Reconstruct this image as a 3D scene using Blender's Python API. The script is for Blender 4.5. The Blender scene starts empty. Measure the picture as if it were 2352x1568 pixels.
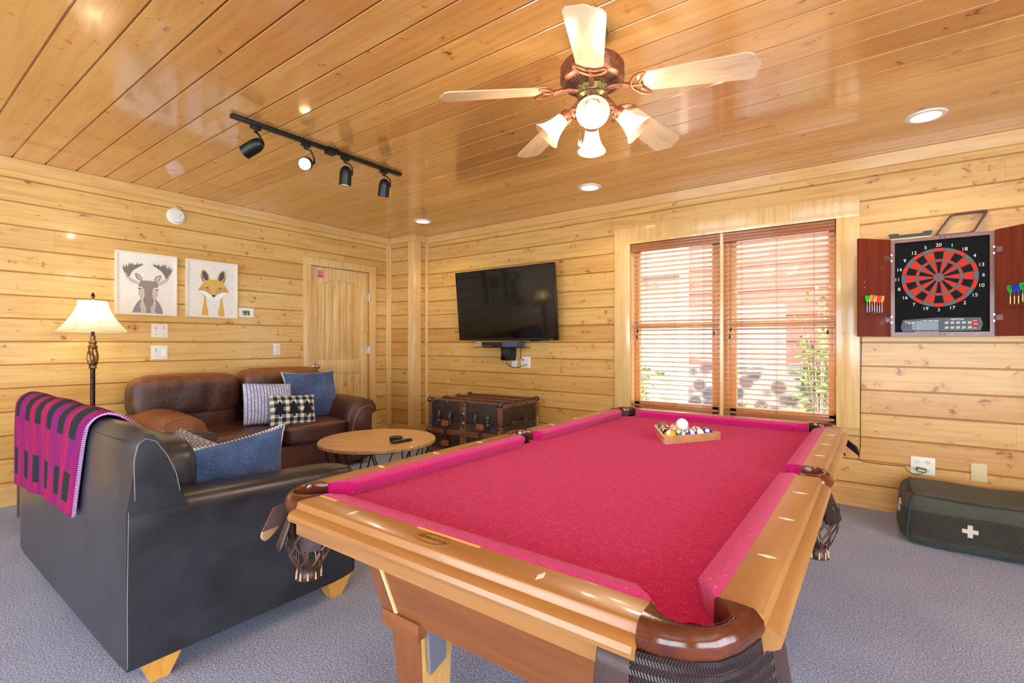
import bpy, bmesh, math, random
from mathutils import Vector, Matrix, noise
random.seed(7)
COL = bpy.context.scene.collection
PI = math.pi
R = math.radians
# ---------------------------------------------------------------- camera model (pixels of the 2352x1568 frame)
FPX, YAW, PIT, ROL, HC = 1134.285, .6386, .0024, .001, 1.2
_fw = Vector((-math.sin(YAW)*math.cos(PIT), math.cos(YAW)*math.cos(PIT), math.sin(PIT)))
_r = Vector((math.cos(YAW), math.sin(YAW), 0)); _u = _r.cross(_fw)
CR = math.cos(ROL)*_r + math.sin(ROL)*_u; CU = -math.sin(ROL)*_r + math.cos(ROL)*_u
EYE = Vector((0, 0, HC))
def ray(a, b): return _fw*FPX + CR*(a-1176) - CU*(b-784)
def atZ(z, a, b): d = ray(a, b); return EYE + d*((z-HC)/d.z)
def atX(x, a, b): d = ray(a, b); return EYE + d*(x/d.x)
def atY(y, a, b): d = ray(a, b); return EYE + d*(y/d.y)
XL, YB, H = -5.111, 4.422, 2.552
XR, YF = 3.2, -3.0
# ---------------------------------------------------------------- mesh builder
class G:
    def __init__(s): s.bm = bmesh.new(); s.mi = 0; s.M = Matrix.Identity(4)
    def v(s, p): return s.bm.verts.new(s.M @ Vector(p))
    def f(s, vs):
        try: fc = s.bm.faces.new(vs)
        except ValueError: return None
        fc.material_index = s.mi; return fc
    def box(s, x0, x1, y0, y1, z0, z1, bev=0, seg=2):
        vs = [s.v((x, y, z)) for z in (z0, z1) for y in (y0, y1) for x in (x0, x1)]
        fs = [s.f([vs[i] for i in q]) for q in ((0,2,3,1),(4,5,7,6),(0,1,5,4),(2,6,7,3),(0,4,6,2),(1,3,7,5))]
        if bev:
            es = list({e for fc in fs for e in fc.edges})
            r = bmesh.ops.bevel(s.bm, geom=es, offset=bev, segments=seg, affect='EDGES', profile=.6)
            for fc in r['faces']: fc.material_index = s.mi
        return s
    def hexa(s, bot, top):
        vs = [s.v(p) for p in bot] + [s.v(p) for p in top]; n = len(bot)
        s.f([vs[i] for i in reversed(range(n))]); s.f(vs[n:])
        for i in range(n): s.f([vs[i], vs[(i+1) % n], vs[n+(i+1) % n], vs[n+i]])
        return s
    def prism(s, pts, f0, f1):
        return s.hexa([f0(*p) for p in pts], [f1(*p) for p in pts])
    def flat(s, pts): return s.f([s.v(p) for p in pts])
    def rings(s, rings, closed=False, cap=True, loop=True):
        vr = [[s.v(p) for p in r] for r in rings]; n = len(vr[0]); m = len(vr)
        for i in range(m if closed else m-1):
            a, b = vr[i], vr[(i+1) % m]
            for j in range(n if loop else n-1):
                k = (j+1) % n; s.f([a[j], a[k], b[k], b[j]])
        if cap and not closed and loop: s.f(list(reversed(vr[0]))); s.f(vr[-1])
        return s
    def lathe(s, prof, n=24, c=(0,0,0), T=None, cap=True):
        T = T or Matrix.Identity(4); c = Vector(c)
        s.rings([[T @ Vector((r*math.cos(2*PI*j/n), r*math.sin(2*PI*j/n), z)) + c for j in range(n)] for r, z in prof], cap=cap)
        return s
    def cyl(s, p0, p1, r0, r1=None, n=12, cap=True):
        p0, p1 = Vector(p0), Vector(p1); r1 = r0 if r1 is None else r1
        q = (p1-p0).to_track_quat('Z', 'Y').to_matrix()
        s.rings([[p + q @ Vector((r*math.cos(2*PI*j/n), r*math.sin(2*PI*j/n), 0)) for j in range(n)] for p, r in ((p0, r0), (p1, r1))], cap=cap)
        return s
    def tube(s, pts, r, n=8, closed=False):
        pts = [Vector(p) for p in pts]; m = len(pts); rr = []
        up = Vector((.13, .21, .97))
        for i, p in enumerate(pts):
            a = pts[(i-1) % m] if (closed or i) else p; b = pts[(i+1) % m] if (closed or i < m-1) else p
            t = (b-a).normalized(); x = up.cross(t)
            if x.length < 1e-4: x = Vector((1,0,0)).cross(t)
            x.normalize(); y = t.cross(x); up = y
            ri = r[i] if isinstance(r, (list, tuple)) else r
            rr.append([p + x*ri*math.cos(2*PI*j/n) + y*ri*math.sin(2*PI*j/n) for j in range(n)])
        s.rings(rr, closed=closed); return s
    def sphere(s, c, r, nu=20, nv=12):
        c = Vector(c); rs = r if isinstance(r, (tuple, list)) else (r, r, r)
        top = s.v(c+Vector((0,0,rs[2]))); bot = s.v(c-Vector((0,0,rs[2])))
        rg = [[s.v(c+Vector((rs[0]*math.sin(PI*i/nv)*math.cos(2*PI*j/nu), rs[1]*math.sin(PI*i/nv)*math.sin(2*PI*j/nu), rs[2]*math.cos(PI*i/nv)))) for j in range(nu)] for i in range(1, nv)]
        for j in range(nu):
            k = (j+1) % nu; s.f([top, rg[0][j], rg[0][k]]); s.f([bot, rg[-1][k], rg[-1][j]])
            for i in range(nv-2): s.f([rg[i][j], rg[i+1][j], rg[i+1][k], rg[i][k]])
        return s
    def rbox(s, c, h, p=5, n=10, fn=None, amp=0, fr=4):
        """puffed box: half sizes h, roundness exponent p"""
        c = Vector(c); vs = {}
        def key(i, j, k):
            q = (i, j, k)
            if q not in vs:
                a = [2*t/n-1 for t in q]
                L = sum(abs(t)**p for t in a)**(1/p); a = [t/L for t in a]
                P = Vector((a[0]*h[0], a[1]*h[1], a[2]*h[2]))
                if amp:
                    d = P.normalized(); P += d*amp*noise.noise((P+c)*fr)
                if fn: P = Vector(fn(P))
                vs[q] = s.v(c+P)
            return vs[q]
        for i in range(n):
            for j in range(n):
                for a, fl in ((0, True), (n, False)):
                    for ax in range(3):
                        qs = []
                        for d0, d1 in ((0,0),(1,0),(1,1),(0,1)):
                            t = [0,0,0]; t[ax] = a; t[(ax+1)%3] = i+d0; t[(ax+2)%3] = j+d1; qs.append(key(*t))
                        s.f(list(reversed(qs)) if fl else qs)
        return s
    def grid(s, fn, nu, nv, uv=False):
        vs = [[s.v(fn(i/nu, j/nv)) for j in range(nv+1)] for i in range(nu+1)]
        L = s.bm.loops.layers.uv.verify() if uv else None
        for i in range(nu):
            for j in range(nv):
                fc = s.f([vs[i][j], vs[i+1][j], vs[i+1][j+1], vs[i][j+1]])
                if L and fc:
                    for lp, (a, b) in zip(fc.loops, ((i,j),(i+1,j),(i+1,j+1),(i,j+1))): lp[L].uv = (a/nu, b/nv)
        return s
    def text(s, body, size, M, ext=.0006, align='CENTER', shear=0, sx=1):
        cu = bpy.data.curves.new('t', 'FONT'); cu.body = body; cu.size = size; cu.extrude = ext
        cu.align_x = align; cu.align_y = 'CENTER'; cu.shear = shear
        ob = bpy.data.objects.new('t', cu); COL.objects.link(ob)
        bpy.context.view_layer.update()
        me = bpy.data.meshes.new_from_object(ob.evaluated_get(bpy.context.evaluated_depsgraph_get()))
        bpy.data.objects.remove(ob); bpy.data.curves.remove(cu)
        me.transform(s.M @ M @ Matrix.Diagonal((sx, 1, 1, 1)))
        k = len(s.bm.faces); s.bm.from_mesh(me); bpy.data.meshes.remove(me)
        s.bm.faces.ensure_lookup_table()
        for fc in s.bm.faces[k:]: fc.material_index = s.mi
        return s
    def build(s, name, mats, parent=None, ang=40, subsurf=0, solid=0, off=0):
        me = bpy.data.meshes.new(name); bmesh.ops.recalc_face_normals(s.bm, faces=s.bm.faces[:])
        s.bm.to_mesh(me); s.bm.free()
        for m in (mats if isinstance(mats, (list, tuple)) else [mats]): me.materials.append(m)
        if ang:
            me.polygons.foreach_set('use_smooth', [True]*len(me.polygons))
            if ang < 180: me.set_sharp_from_angle(angle=R(ang))
        ob = bpy.data.objects.new(name, me); COL.objects.link(ob)
        if parent: ob.parent = parent
        if solid:
            md = ob.modifiers.new('thick', 'SOLIDIFY'); md.thickness = solid; md.offset = off
        if subsurf:
            md = ob.modifiers.new('sub', 'SUBSURF'); md.levels = md.render_levels = subsurf
        return ob
def thing(name, label, cat, loc=(0,0,0), rotz=0, group=None):
    o = bpy.data.objects.new(name, None); COL.objects.link(o)
    o.location = loc; o.rotation_euler = (0, 0, rotz); o.empty_display_size = .05
    return tag(o, label, cat, group)
def tag(o, label, cat, group=None, kind=None):
    if label: o['label'] = label
    if cat: o['category'] = cat
    if group: o['group'] = group
    if kind: o['kind'] = kind
    return o
def lab(o, t): o['label'] = t; return o
def struct(o): o['kind'] = 'structure'; return o
def dup(root, loc=None, rotz=None, label=None):
    def cp(o, par):
        c = o.copy(); COL.objects.link(c)
        if par: c.parent = par
        for ch in list(o.children): cp(ch, c)
        return c
    c = cp(root, None)
    if loc is not None: c.location = loc
    if rotz is not None: c.rotation_euler = (0, 0, rotz)
    if label: c['label'] = label
    return c
def TR(x=0, y=0, z=0, rx=0, ry=0, rz=0):
    return Matrix.Translation((x, y, z)) @ Matrix.Rotation(rz, 4, 'Z') @ Matrix.Rotation(ry, 4, 'Y') @ Matrix.Rotation(rx, 4, 'X')
VERT = Matrix.Rotation(PI/2, 4, 'X')           # lays text upright, facing -y
# ---------------------------------------------------------------- materials
def sl(r, g, b):
    return tuple((c/255/12.92 if c/255 <= .04045 else ((c/255+.055)/1.055)**2.4) for c in (r, g, b)) + (1,)
class NT:
    def __init__(s, m): s.t = m.node_tree; s.n = s.t.nodes; s.l = s.t.links
    def _in(s, sock, val):
        if val is None: return
        if isinstance(val, bpy.types.NodeSocket): s.l.new(val, sock)
        else:
            if sock.type == 'RGBA' and not hasattr(val, '__len__'): val = (val, val, val, 1)
            if sock.type == 'VECTOR' and not hasattr(val, '__len__'): val = (val,)*3
            sock.default_value = val
    def new(s, ty, ins=None, **kw):
        nd = s.n.new(ty)
        for k, v in kw.items(): setattr(nd, k, v)
        for k, v in (ins or {}).items(): s._in(nd.inputs[k], v)
        return nd
    def m(s, op, a, b=None, c=None, clamp=False):
        nd = s.new('ShaderNodeMath', operation=op, use_clamp=clamp)
        for i, q in enumerate((a, b, c)): s._in(nd.inputs[i], q)
        return nd.outputs[0]
    def vm(s, op, a, b=None):
        nd = s.new('ShaderNodeVectorMath', operation=op); s._in(nd.inputs[0], a); s._in(nd.inputs[1], b); return nd.outputs[0]
    def obj(s): return s.new('ShaderNodeTexCoord').outputs['Object']
    def uv(s): return s.new('ShaderNodeTexCoord').outputs['UV']
    def sep(s, v): nd = s.new('ShaderNodeSeparateXYZ', {0: v}); return nd.outputs
    def com(s, x=0, y=0, z=0): return s.new('ShaderNodeCombineXYZ', {0: x, 1: y, 2: z}).outputs[0]
    def noise(s, v, sc, det=2, ro=.5, dist=0, out='Fac'):
        return s.new('ShaderNodeTexNoise', {'Vector': v, 'Scale': sc, 'Detail': det, 'Roughness': ro, 'Distortion': dist}).outputs[out]
    def white(s, v, dim='3D', out='Value'):
        nd = s.new('ShaderNodeTexWhiteNoise', noise_dimensions=dim)
        s._in(nd.inputs['W' if dim == '1D' else 'Vector'], v); return nd.outputs[out]
    def ramp(s, fac, stops, interp='LINEAR'):
        nd = s.new('ShaderNodeValToRGB'); cr = nd.color_ramp; cr.interpolation = interp
        while len(cr.elements) < len(stops): cr.elements.new(.5)
        for e, (p, c) in zip(cr.elements, stops): e.position = p; e.color = c if hasattr(c, '__len__') else (c, c, c, 1)
        s._in(nd.inputs[0], fac); return nd.outputs[0]
    def mix(s, fac, a, b, mode='MIX'):
        nd = s.new('ShaderNodeMix', data_type='RGBA', blend_type=mode)
        s._in(nd.inputs[0], fac); s._in(nd.inputs[6], a); s._in(nd.inputs[7], b); return nd.outputs[2]
    def bump(s, h, st=.3, d=.01):
        return s.new('ShaderNodeBump', {'Height': h, 'Strength': st, 'Distance': d}).outputs[0]
    def smooth(s, x, a, b):
        nd = s.new('ShaderNodeMapRange', interpolation_type='SMOOTHSTEP'); s._in(nd.inputs[0], x)
        nd.inputs[1].default_value = a; nd.inputs[2].default_value = b; return nd.outputs[0]
def pbr(name, col=(.5,.5,.5,1), rough=.5, metal=0, spec=None, coat=0, sheen=0, trans=0, emit=None, es=0, bump=None):
    m = bpy.data.materials.new(name); m.use_nodes = True; t = NT(m); b = m.node_tree.nodes['Principled BSDF']
    t.b = b; t._in(b.inputs['Base Color'], col); t._in(b.inputs['Roughness'], rough); t._in(b.inputs['Metallic'], metal)
    if spec is not None: b.inputs['Specular IOR Level'].default_value = spec
    b.inputs['Coat Weight'].default_value = coat; b.inputs['Coat Roughness'].default_value = .08
    b.inputs['Sheen Weight'].default_value = sheen; b.inputs['Transmission Weight'].default_value = trans
    if emit: b.inputs['Emission Color'].default_value = emit; b.inputs['Emission Strength'].default_value = es
    if bump:
        sc, st, d = bump; t._in(b.inputs['Normal'], t.bump(t.noise(t.obj(), sc, 3, .6), st, d))
    return m, t
def M_(*a, **k): return pbr(*a, **k)[0]
def wood_boards(name, row_ax, along_ax, w, off, cols, L=2.6, knots=.5, rough=.22, grain=.5, knotcol=sl(96,48,20), joint=True, coat=.3, kr=1.0, gap=0):
    """knotty boards: board index, butt joints, stretched grain and knots, all from object coordinates"""
    m, t = pbr(name, rough=rough, coat=coat); P = t.sep(t.obj())
    row, al = P[row_ax], P[along_ax]; th = P[3-row_ax-along_ax]
    rw = t.m('DIVIDE', t.m('ADD', row, off), w); ri = t.m('FLOOR', rw)
    r1 = t.white(ri, '1D')
    a2 = t.m('ADD', al, t.m('MULTIPLY', r1, 9.7)); ai = t.m('DIVIDE', a2, L); bi = t.m('FLOOR', ai)
    rnd = t.white(t.com(ri, bi, 3.1)); rnd2 = t.white(t.com(ri, bi, 7.7))
    base = t.ramp(rnd, [(0, cols[0]), (.5, cols[1]), (1, cols[2])])
    sh = t.m('MULTIPLY', rnd2, 17.0)
    gv = t.com(t.m('MULTIPLY', al, 1.6), t.m('ADD', t.m('MULTIPLY', row, 26), sh), t.m('MULTIPLY', th, 26))
    g1 = t.noise(gv, 1.0, 3, .6, .6)
    gv2 = t.com(t.m('MULTIPLY', al, 5), t.m('ADD', t.m('MULTIPLY', row, 190), sh), t.m('MULTIPLY', th, 190))
    g2 = t.noise(gv2, 1.0, 2, .6)
    gg = t.smooth(t.m('ADD', t.m('MULTIPLY', g1, .75), t.m('MULTIPLY', g2, .25)), .38, .68)
    c = t.mix(t.m('MULTIPLY', gg, grain), base, t.mix(1, base, cols[3], 'MULTIPLY'))
    # knots
    kk = None
    for cell, frac, rad, seed in ((.080, knots*.75, .085*kr, 0), (.17, knots*1.0, .080*kr, 5.3)):
        kv = t.com(t.m('ADD', t.m('DIVIDE', al, cell*1.25), sh), t.m('ADD', t.m('DIVIDE', row, cell), seed), t.m('ADD', t.m('DIVIDE', th, cell), seed))
        kv = t.vm('ADD', kv, t.vm('SCALE', t.noise(kv, 3.1, 1, .5, 0, 'Color'), None))
        vo = t.new('ShaderNodeTexVoronoi', {'Vector': kv, 'Scale': 1.0}); d = vo.outputs['Distance']
        cs = t.sep(vo.outputs['Color']); on = t.m('LESS_THAN', cs[0], frac)
        rr = t.m('MULTIPLY', t.m('ADD', .45, cs[1]), rad)
        q = t.m('DIVIDE', d, rr)
        core = t.m('MULTIPLY', t.m('SUBTRACT', 1, t.smooth(q, .75, 1.25)), on)
        halo = t.m('MULTIPLY', t.m('SUBTRACT', 1, t.smooth(q, .8, 3.2)), on)
        c = t.mix(t.m('MULTIPLY', halo, .45), c, t.mix(1, base, sl(225,165,110), 'MULTIPLY'))
        c = t.mix(t.m('MULTIPLY', core, .95), c, t.mix(t.noise(kv, 14, 2), knotcol, t.mix(.5, knotcol, base)))
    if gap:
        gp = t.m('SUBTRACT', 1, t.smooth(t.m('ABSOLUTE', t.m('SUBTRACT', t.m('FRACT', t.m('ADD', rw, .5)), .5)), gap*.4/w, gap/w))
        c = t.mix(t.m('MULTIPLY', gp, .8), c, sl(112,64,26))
    if joint:
        fr = t.m('FRACT', ai); j = t.m('LESS_THAN', fr, .0016/L*1.3)
        c = t.mix(t.m('MULTIPLY', j, .45), c, sl(110,66,30))
    t._in(t.b.inputs['Base Color'], c)
    t._in(t.b.inputs['Normal'], t.bump(t.m('ADD', g1, t.m('MULTIPLY', g2, .4)), .12, .004))
    return m
def wood(name, c1, c2, along=0, sc=30, rough=.35, coat=.3, stretch=12, bump=.08):
    m, t = pbr(name, rough=rough, coat=coat); P = t.sep(t.obj())
    ks = [sc]*3; ks[along] = sc/stretch
    v = t.com(*[t.m('MULTIPLY', P[i], ks[i]) for i in range(3)])
    g = t.noise(v, 1.0, 4, .6, .8)
    t._in(t.b.inputs['Base Color'], t.ramp(g, [(.3, c1), (.7, c2)]))
    t._in(t.b.inputs['Normal'], t.bump(g, bump, .004)); return m
def leather(name, c1, c2, rough=.32, sc=3, fine=220, wr=.25, spec=.6, st=.35, worn=None):
    m, t = pbr(name, rough=rough, spec=spec); o = t.obj()
    n1 = t.noise(o, sc, 4, .6, .5); c = t.ramp(n1, [(.35, c1), (.65, c2)])
    if worn: c = t.mix(t.smooth(t.m('ADD', t.sep(o)[2], t.m('MULTIPLY', n1, .12)), worn[0], worn[1]), c, worn[2])
    t._in(t.b.inputs['Base Color'], c)
    vo = t.new('ShaderNodeTexVoronoi', {'Vector': o, 'Scale': fine})
    h = t.m('ADD', t.m('MULTIPLY', vo.outputs['Distance'], .12), t.m('MULTIPLY', t.noise(o, sc*6, 3, .6, 1.2), wr))
    t._in(t.b.inputs['Normal'], t.bump(h, st, .012))
    t._in(t.b.inputs['Roughness'], t.m('ADD', rough-.06, t.m('MULTIPLY', n1, .14))); return m
def fabric(name, c1, c2, sc=400, rough=.9, sheen=.3, bump=.4, big=8):
    m, t = pbr(name, rough=rough, sheen=sheen, spec=.15); o = t.obj()
    n = t.noise(o, sc, 2, .7); n2 = t.noise(o, big, 3, .6)
    t._in(t.b.inputs['Base Color'], t.ramp(t.m('ADD', t.m('MULTIPLY', n, .7), t.m('MULTIPLY', n2, .3)), [(.35, c1), (.65, c2)]))
    t._in(t.b.inputs['Normal'], t.bump(n, bump, .003)); return m
# ================================================================ palette
WALLC = [sl(219,179,104), sl(225,189,117), sl(213,169,94), sl(214,178,124)]
CEILC = [sl(220,164,92), sl(228,174,100), sl(212,150,82), sl(216,172,120)]
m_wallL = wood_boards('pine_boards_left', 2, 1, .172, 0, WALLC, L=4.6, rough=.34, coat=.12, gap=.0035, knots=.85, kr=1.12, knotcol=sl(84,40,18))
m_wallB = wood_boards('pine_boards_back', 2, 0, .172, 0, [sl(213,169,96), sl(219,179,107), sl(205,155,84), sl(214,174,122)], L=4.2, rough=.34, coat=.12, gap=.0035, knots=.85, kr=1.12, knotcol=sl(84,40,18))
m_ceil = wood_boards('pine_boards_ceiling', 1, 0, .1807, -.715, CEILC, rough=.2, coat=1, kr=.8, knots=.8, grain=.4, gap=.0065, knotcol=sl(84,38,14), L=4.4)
m_trimZ = wood_boards('pine_trim_upright', 0, 2, 3.0, 1.5, [sl(226,192,130), sl(232,200,140), sl(224,186,122), sl(226,196,152)], joint=False, knots=.35, kr=.7)
m_trimY = wood_boards('pine_trim_left', 2, 1, 3.0, 1.5, [sl(224,186,124), sl(228,192,130), sl(222,180,116), sl(226,196,152)], joint=False, knots=.4, kr=.7)
m_trimX = wood_boards('pine_trim_back', 2, 0, 3.0, 1.5, [sl(220,180,118), sl(224,186,124), sl(218,174,110), sl(226,194,150)], joint=False, knots=.4, kr=.7)
m_doorw = wood_boards('pine_door', 1, 2, .112, .0, [sl(230,200,140), sl(236,208,150), sl(228,194,132), sl(226,188,140)], joint=False, knots=.4, kr=.8, L=9, grain=.8)
m_sash = wood('stained_sash_wood', sl(190,120,58), sl(212,146,78), along=2)
m_white = M_('white_plastic', sl(232,230,220), .35)
m_ivory = M_('ivory_plastic', sl(214,196,150), .4)
m_black = M_('black_plastic', sl(16,16,18), .35)
m_chrome = M_('brushed_chrome', sl(200,200,205), .22, metal=1)
m_brass = M_('brass', sl(196,160,90), .3, metal=1)
# carpet
m_carpet, t = pbr('carpet', rough=1, spec=.05, sheen=.2); o = t.obj()
n1 = t.noise(o, 420, 2, .8); n2 = t.noise(o, 150, 2, .7); n3 = t.noise(o, 2.0, 2)
t._in(t.b.inputs['Base Color'], t.ramp(t.m('ADD', t.m('MULTIPLY', n1, .55), t.m('ADD', t.m('MULTIPLY', n2, .40), t.m('MULTIPLY', n3, .05))),
      [(.39, sl(60,64,88)), (.5, sl(138,147,182)), (.59, sl(214,225,250))]))
t._in(t.b.inputs['Normal'], t.bump(t.m('ADD', n1, n2), .6, .005))
# ================================================================ planked surfaces
def cut(a0, a1, ivs):
    out = [(a0, a1)]
    for b0, b1 in ivs:
        out = [q for s, e in out for q in ((s, min(e, b0)), (max(s, b1), e)) if q[1]-q[0] > 1e-5]
    return out
def planked(g, P, u0, u1, v0, v1, w, off, holes=(), gw=.007, gd=.008):
    """P(u,v,d): point at u along the boards, v across them, d below the face"""
    us = sorted({u0, u1, *[x for h in holes for x in h[:2] if u0 < x < u1]})
    for a, b in zip(us, us[1:]):
        mid = (a+b)/2
        for s, e in cut(v0, v1, [(h[2], h[3]) for h in holes if h[0] < mid < h[1]]):
            prof = [(s, 0)]; k = math.ceil((s+off)/w - .001)
            while k*w-off < e-.001:
                q = k*w-off
                for dv, d in ((-gw, 0), (-gw*.35, gd), (gw*.35, gd), (gw, 0)):
                    if s < q+dv < e: prof.append((q+dv, d))
                k += 1
            prof.append((e, 0))
            g.rings([[P(a, v, d) for v, d in prof], [P(b, v, d) for v, d in prof]], loop=False, cap=False)
    return g
# floor
g = G(); g.box(XL-.05, XR+.05, YF-.05, YB+.05, -.06, 0); struct(g.build('floor', m_carpet, ang=0))
# ceiling with the square seats of the recessed cans
CANS = [(.227, 3.825), (-2.017, 3.85), (-4.08, 3.825)]
g = G(); planked(g, lambda u, v, d: (u, v, H+d), XL-.06, XR+.06, YF-.06, YB+.06, .1807, -.715, [(x-.07, x+.07, y-.07, y+.07) for x, y in CANS], gw=.006, gd=.007)
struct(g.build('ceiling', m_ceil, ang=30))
# left wall with the door opening
DY0, DY1, DZ = 3.094, 3.885, 2.068
g = G(); planked(g, lambda u, v, d: (XL-d, u, v), YF, YB, 0, H+.03, .172, 0, [(DY0, DY1, -.1, DZ)])
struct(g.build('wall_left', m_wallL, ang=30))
# wall with the window
WX0, WX1, WZ0, WZ1 = -1.883, -.255, .585, 2.128
g = G(); planked(g, lambda u, v, d: (u, YB+d, v), XL, XR, 0, H+.03, .172, 0, [(WX0, WX1, WZ0, WZ1)])
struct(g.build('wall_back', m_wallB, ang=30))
# boxed chase in the corner
CX1, CY0 = -4.64, 4.212
g = G(); planked(g, lambda u, v, d: (u, CY0+d, v), XL, CX1, 0, H+.01, .172, 0); planked(g, lambda u, v, d: (CX1-d, u, v), CY0, YB, 0, H+.01, .172, 0)
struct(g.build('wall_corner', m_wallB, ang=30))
# walls behind and to the right of the camera, with big windows
OPR = [(-1.9, 1.5, .25, 2.15)]; OPF = [(-3.9, -1.6, .35, 2.1), (-.4, 1.9, .1, 2.1)]
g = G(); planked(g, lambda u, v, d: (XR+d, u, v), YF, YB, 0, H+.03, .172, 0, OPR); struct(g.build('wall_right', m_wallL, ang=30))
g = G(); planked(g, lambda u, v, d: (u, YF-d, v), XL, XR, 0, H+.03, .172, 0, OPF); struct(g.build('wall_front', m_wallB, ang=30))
def trim(name, mat, *boxes, bev=.004):
    g = G()
    for b in boxes: g.box(*b, bev=bev, seg=1)
    return struct(g.build(name, mat))
# crown boards, baseboards, corner boards
CZ = H-.092
trim('trim_1', m_trimY, (XL, XL+.02, YF, CY0-.02, CZ, H))
trim('trim_2', m_trimX, (XL+.02, CX1+.02, CY0-.02, CY0, CZ, H), (CX1, CX1+.02, CY0, YB, CZ, H))
trim('trim_3', m_trimX, (CX1+.02, XR, YB-.02, YB, CZ, H))
trim('trim_4', m_trimZ, (-4.745, CX1+.018, CY0-.018, CY0, .148, CZ), (CX1, CX1+.018, CY0, 4.305, .148, CZ))
trim('trim_5', m_trimZ, (XL, XL+.03, CY0-.06, CY0, .148, CZ), (XL+.03, XL+.03+.012, CY0-.03, CY0, .148, CZ))
trim('trim_6', m_trimZ, (CX1, CX1+.034, YB-.034, YB, .148, CZ))
struct(trim('baseboard_left', m_trimY, (XL, XL+.016, YF, 3.004, 0, .148), (XL, XL+.016, 3.984, CY0-.016, 0, .148)))
trim('baseboard_corner', m_trimX, (XL, CX1+.016, CY0-.016, CY0, 0, .148), (CX1, CX1+.016, CY0, YB, 0, .148))
trim('baseboard_back', m_trimX, (CX1+.016, XR, YB-.016, YB, 0, .148))
# ================================================================ door
D = thing('door_1', 'knotty pine door behind the brown leather sofa', 'door', (XL, 3.4, 0)); struct(D)
del D['label']; del D['category']
o = 3.4
g = G(); g.box(-.006, .02, 3.006-o, 3.094-o, 0, 2.07, .003); g.box(-.006, .02, 3.894-o, 3.982-o, 0, 2.07, .003); g.box(-.006, .022, 3.006-o, 3.982-o, 2.07, 2.155, .003)
g.build('door_casing', m_trimZ, D)
g = G(); g.box(-.10, -.006, 3.082-o, 3.094-o, 0, 2.08); g.box(-.10, -.006, 3.885-o, 3.897-o, 0, 2.08); g.box(-.10, -.006, 3.082-o, 3.897-o, 2.068, 2.08)
g.box(-.16, -.10, 3.05-o, 3.93-o, -.02, 2.12); g.build('door_jamb_and_light_block', m_sash, D)  # unseen backing slab added behind the door to block leaking daylight
d0, d1 = 3.097-o, 3.881-o; st = .105
def arch(y): s = (y-(d0+st))/((d1-st)-(d0+st)); return 1.935-.085*(2*s-1)**2
g = G()
g.box(-.05, -.012, d0, d0+st, .01, 2.064, .002); g.box(-.05, -.012, d1-st, d1, .01, 2.064, .002)
g.box(-.05, -.012, d0+st, d1-st, .01, .24, .002); g.box(-.05, -.012, d0+st, d1-st, .84, 1.0, .002)
ys = [d0+st+(d1-d0-2*st)*i/16 for i in range(17)]
g.rings([[(x, y, z) for x, z in ((-.05, arch(y)), (-.012, arch(y)), (-.012, 2.064), (-.05, 2.064))] for y in ys])
slab = g.build('door_slab', m_doorw, D, ang=30)
n = 6; pw = (d1-d0-2*st)/n
for z0, z1 in ((.24, .84), (1.0, 1.95)):
    g = G()
    for i in range(n): g.box(-.045, -.024, d0+st+i*pw+.002, d0+st+(i+1)*pw-.002, z0, z1, .004)
    g.build('door_panel', m_doorw, slab)
g = G(); g.lathe([(.03, 0), (.03, .006), (.014, .012), (.012, .03), (.027, .04), (.031, .052), (.026, .066), (.012, .071), (0.002, .072)], 24, (-.012, d0+.062, .93), Matrix.Rotation(PI/2, 4, 'Y'))
g.build('door_knob', m_chrome, D, ang=50)
for z in (1.76, 1.11, .25):
    g = G(); g.cyl((.004, d1+.005, z-.045), (.004, d1+.005, z+.045), .006); g.box(-.012, -.009, d1-.03, d1, z-.045, z+.045)
    g.build('door_hinge', m_chrome, D)
# ================================================================ window in the back wall
W = thing('window_1', '', '', (-1.07, YB, 0)); struct(W); ox = -1.07
for k in ('label', 'category'):
    if k in W: del W[k]
g = G()
g.box(-2.04-ox, WX0-ox, -.022, .0, .575, 2.128, .003); g.box(WX1-ox, -.11-ox, -.022, 0, .575, 2.128, .003); g.box(-2.04-ox, -.11-ox, -.024, 0, 2.128, 2.286, .003)
g.build('window_casing', m_trimZ, W)
g = G(); dp = .16
g.box(WX0-.012-ox, WX0-ox, 0, dp, WZ0-.012, WZ1+.012); g.box(WX1-ox, WX1+.012-ox, 0, dp, WZ0-.012, WZ1+.012)
g.box(WX0-ox, WX1-ox, 0, dp, WZ1, WZ1+.012); g.box(WX0-ox, WX1-ox, 0, dp, WZ0-.012, WZ0); g.box(-.012, .012, .0, .03, WZ0, WZ1)
g.build('window_jamb', m_trimZ, W)
g = G(); xm = 0
g.box(xm-.045, xm+.045, .085, .15, WZ0, WZ1)
for a, b in ((WX0-ox, -.045), (.045, WX1-ox)):
    g.box(a, a+.055, .09, .13, WZ0, WZ1, .004); g.box(b-.055, b, .09, .13, WZ0, WZ1, .004)
    g.box(a, b, .09, .13, WZ0, WZ0+.07, .004); g.box(a, b, .09, .13, WZ1-.06, WZ1, .004); g.box(a, b, .085, .135, 1.335, 1.385, .004)
g.build('window_sash', m_sash, W)
m_glass, t = pbr('window_glass'); t.n.remove(t.b)
mx = t.new('ShaderNodeMixShader'); mx.inputs[0].default_value = .035
t.l.new(t.new('ShaderNodeBsdfTransparent').outputs[0], mx.inputs[1]); t.l.new(t.new('ShaderNodeBsdfGlossy', {'Roughness': .02}).outputs[0], mx.inputs[2])
t.l.new(mx.outputs[0], t.n['Material Output'].inputs[0])
for a, b in ((WX0-ox+.05, -.09), (.09, WX1-ox-.05)):
    for z0, z1 in ((WZ0+.06, 1.34), (1.38, WZ1-.05)):
        g = G(); g.box(a, b, .108, .112, z0, z1); g.build('window_pane', m_glass, W, ang=0)
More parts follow.
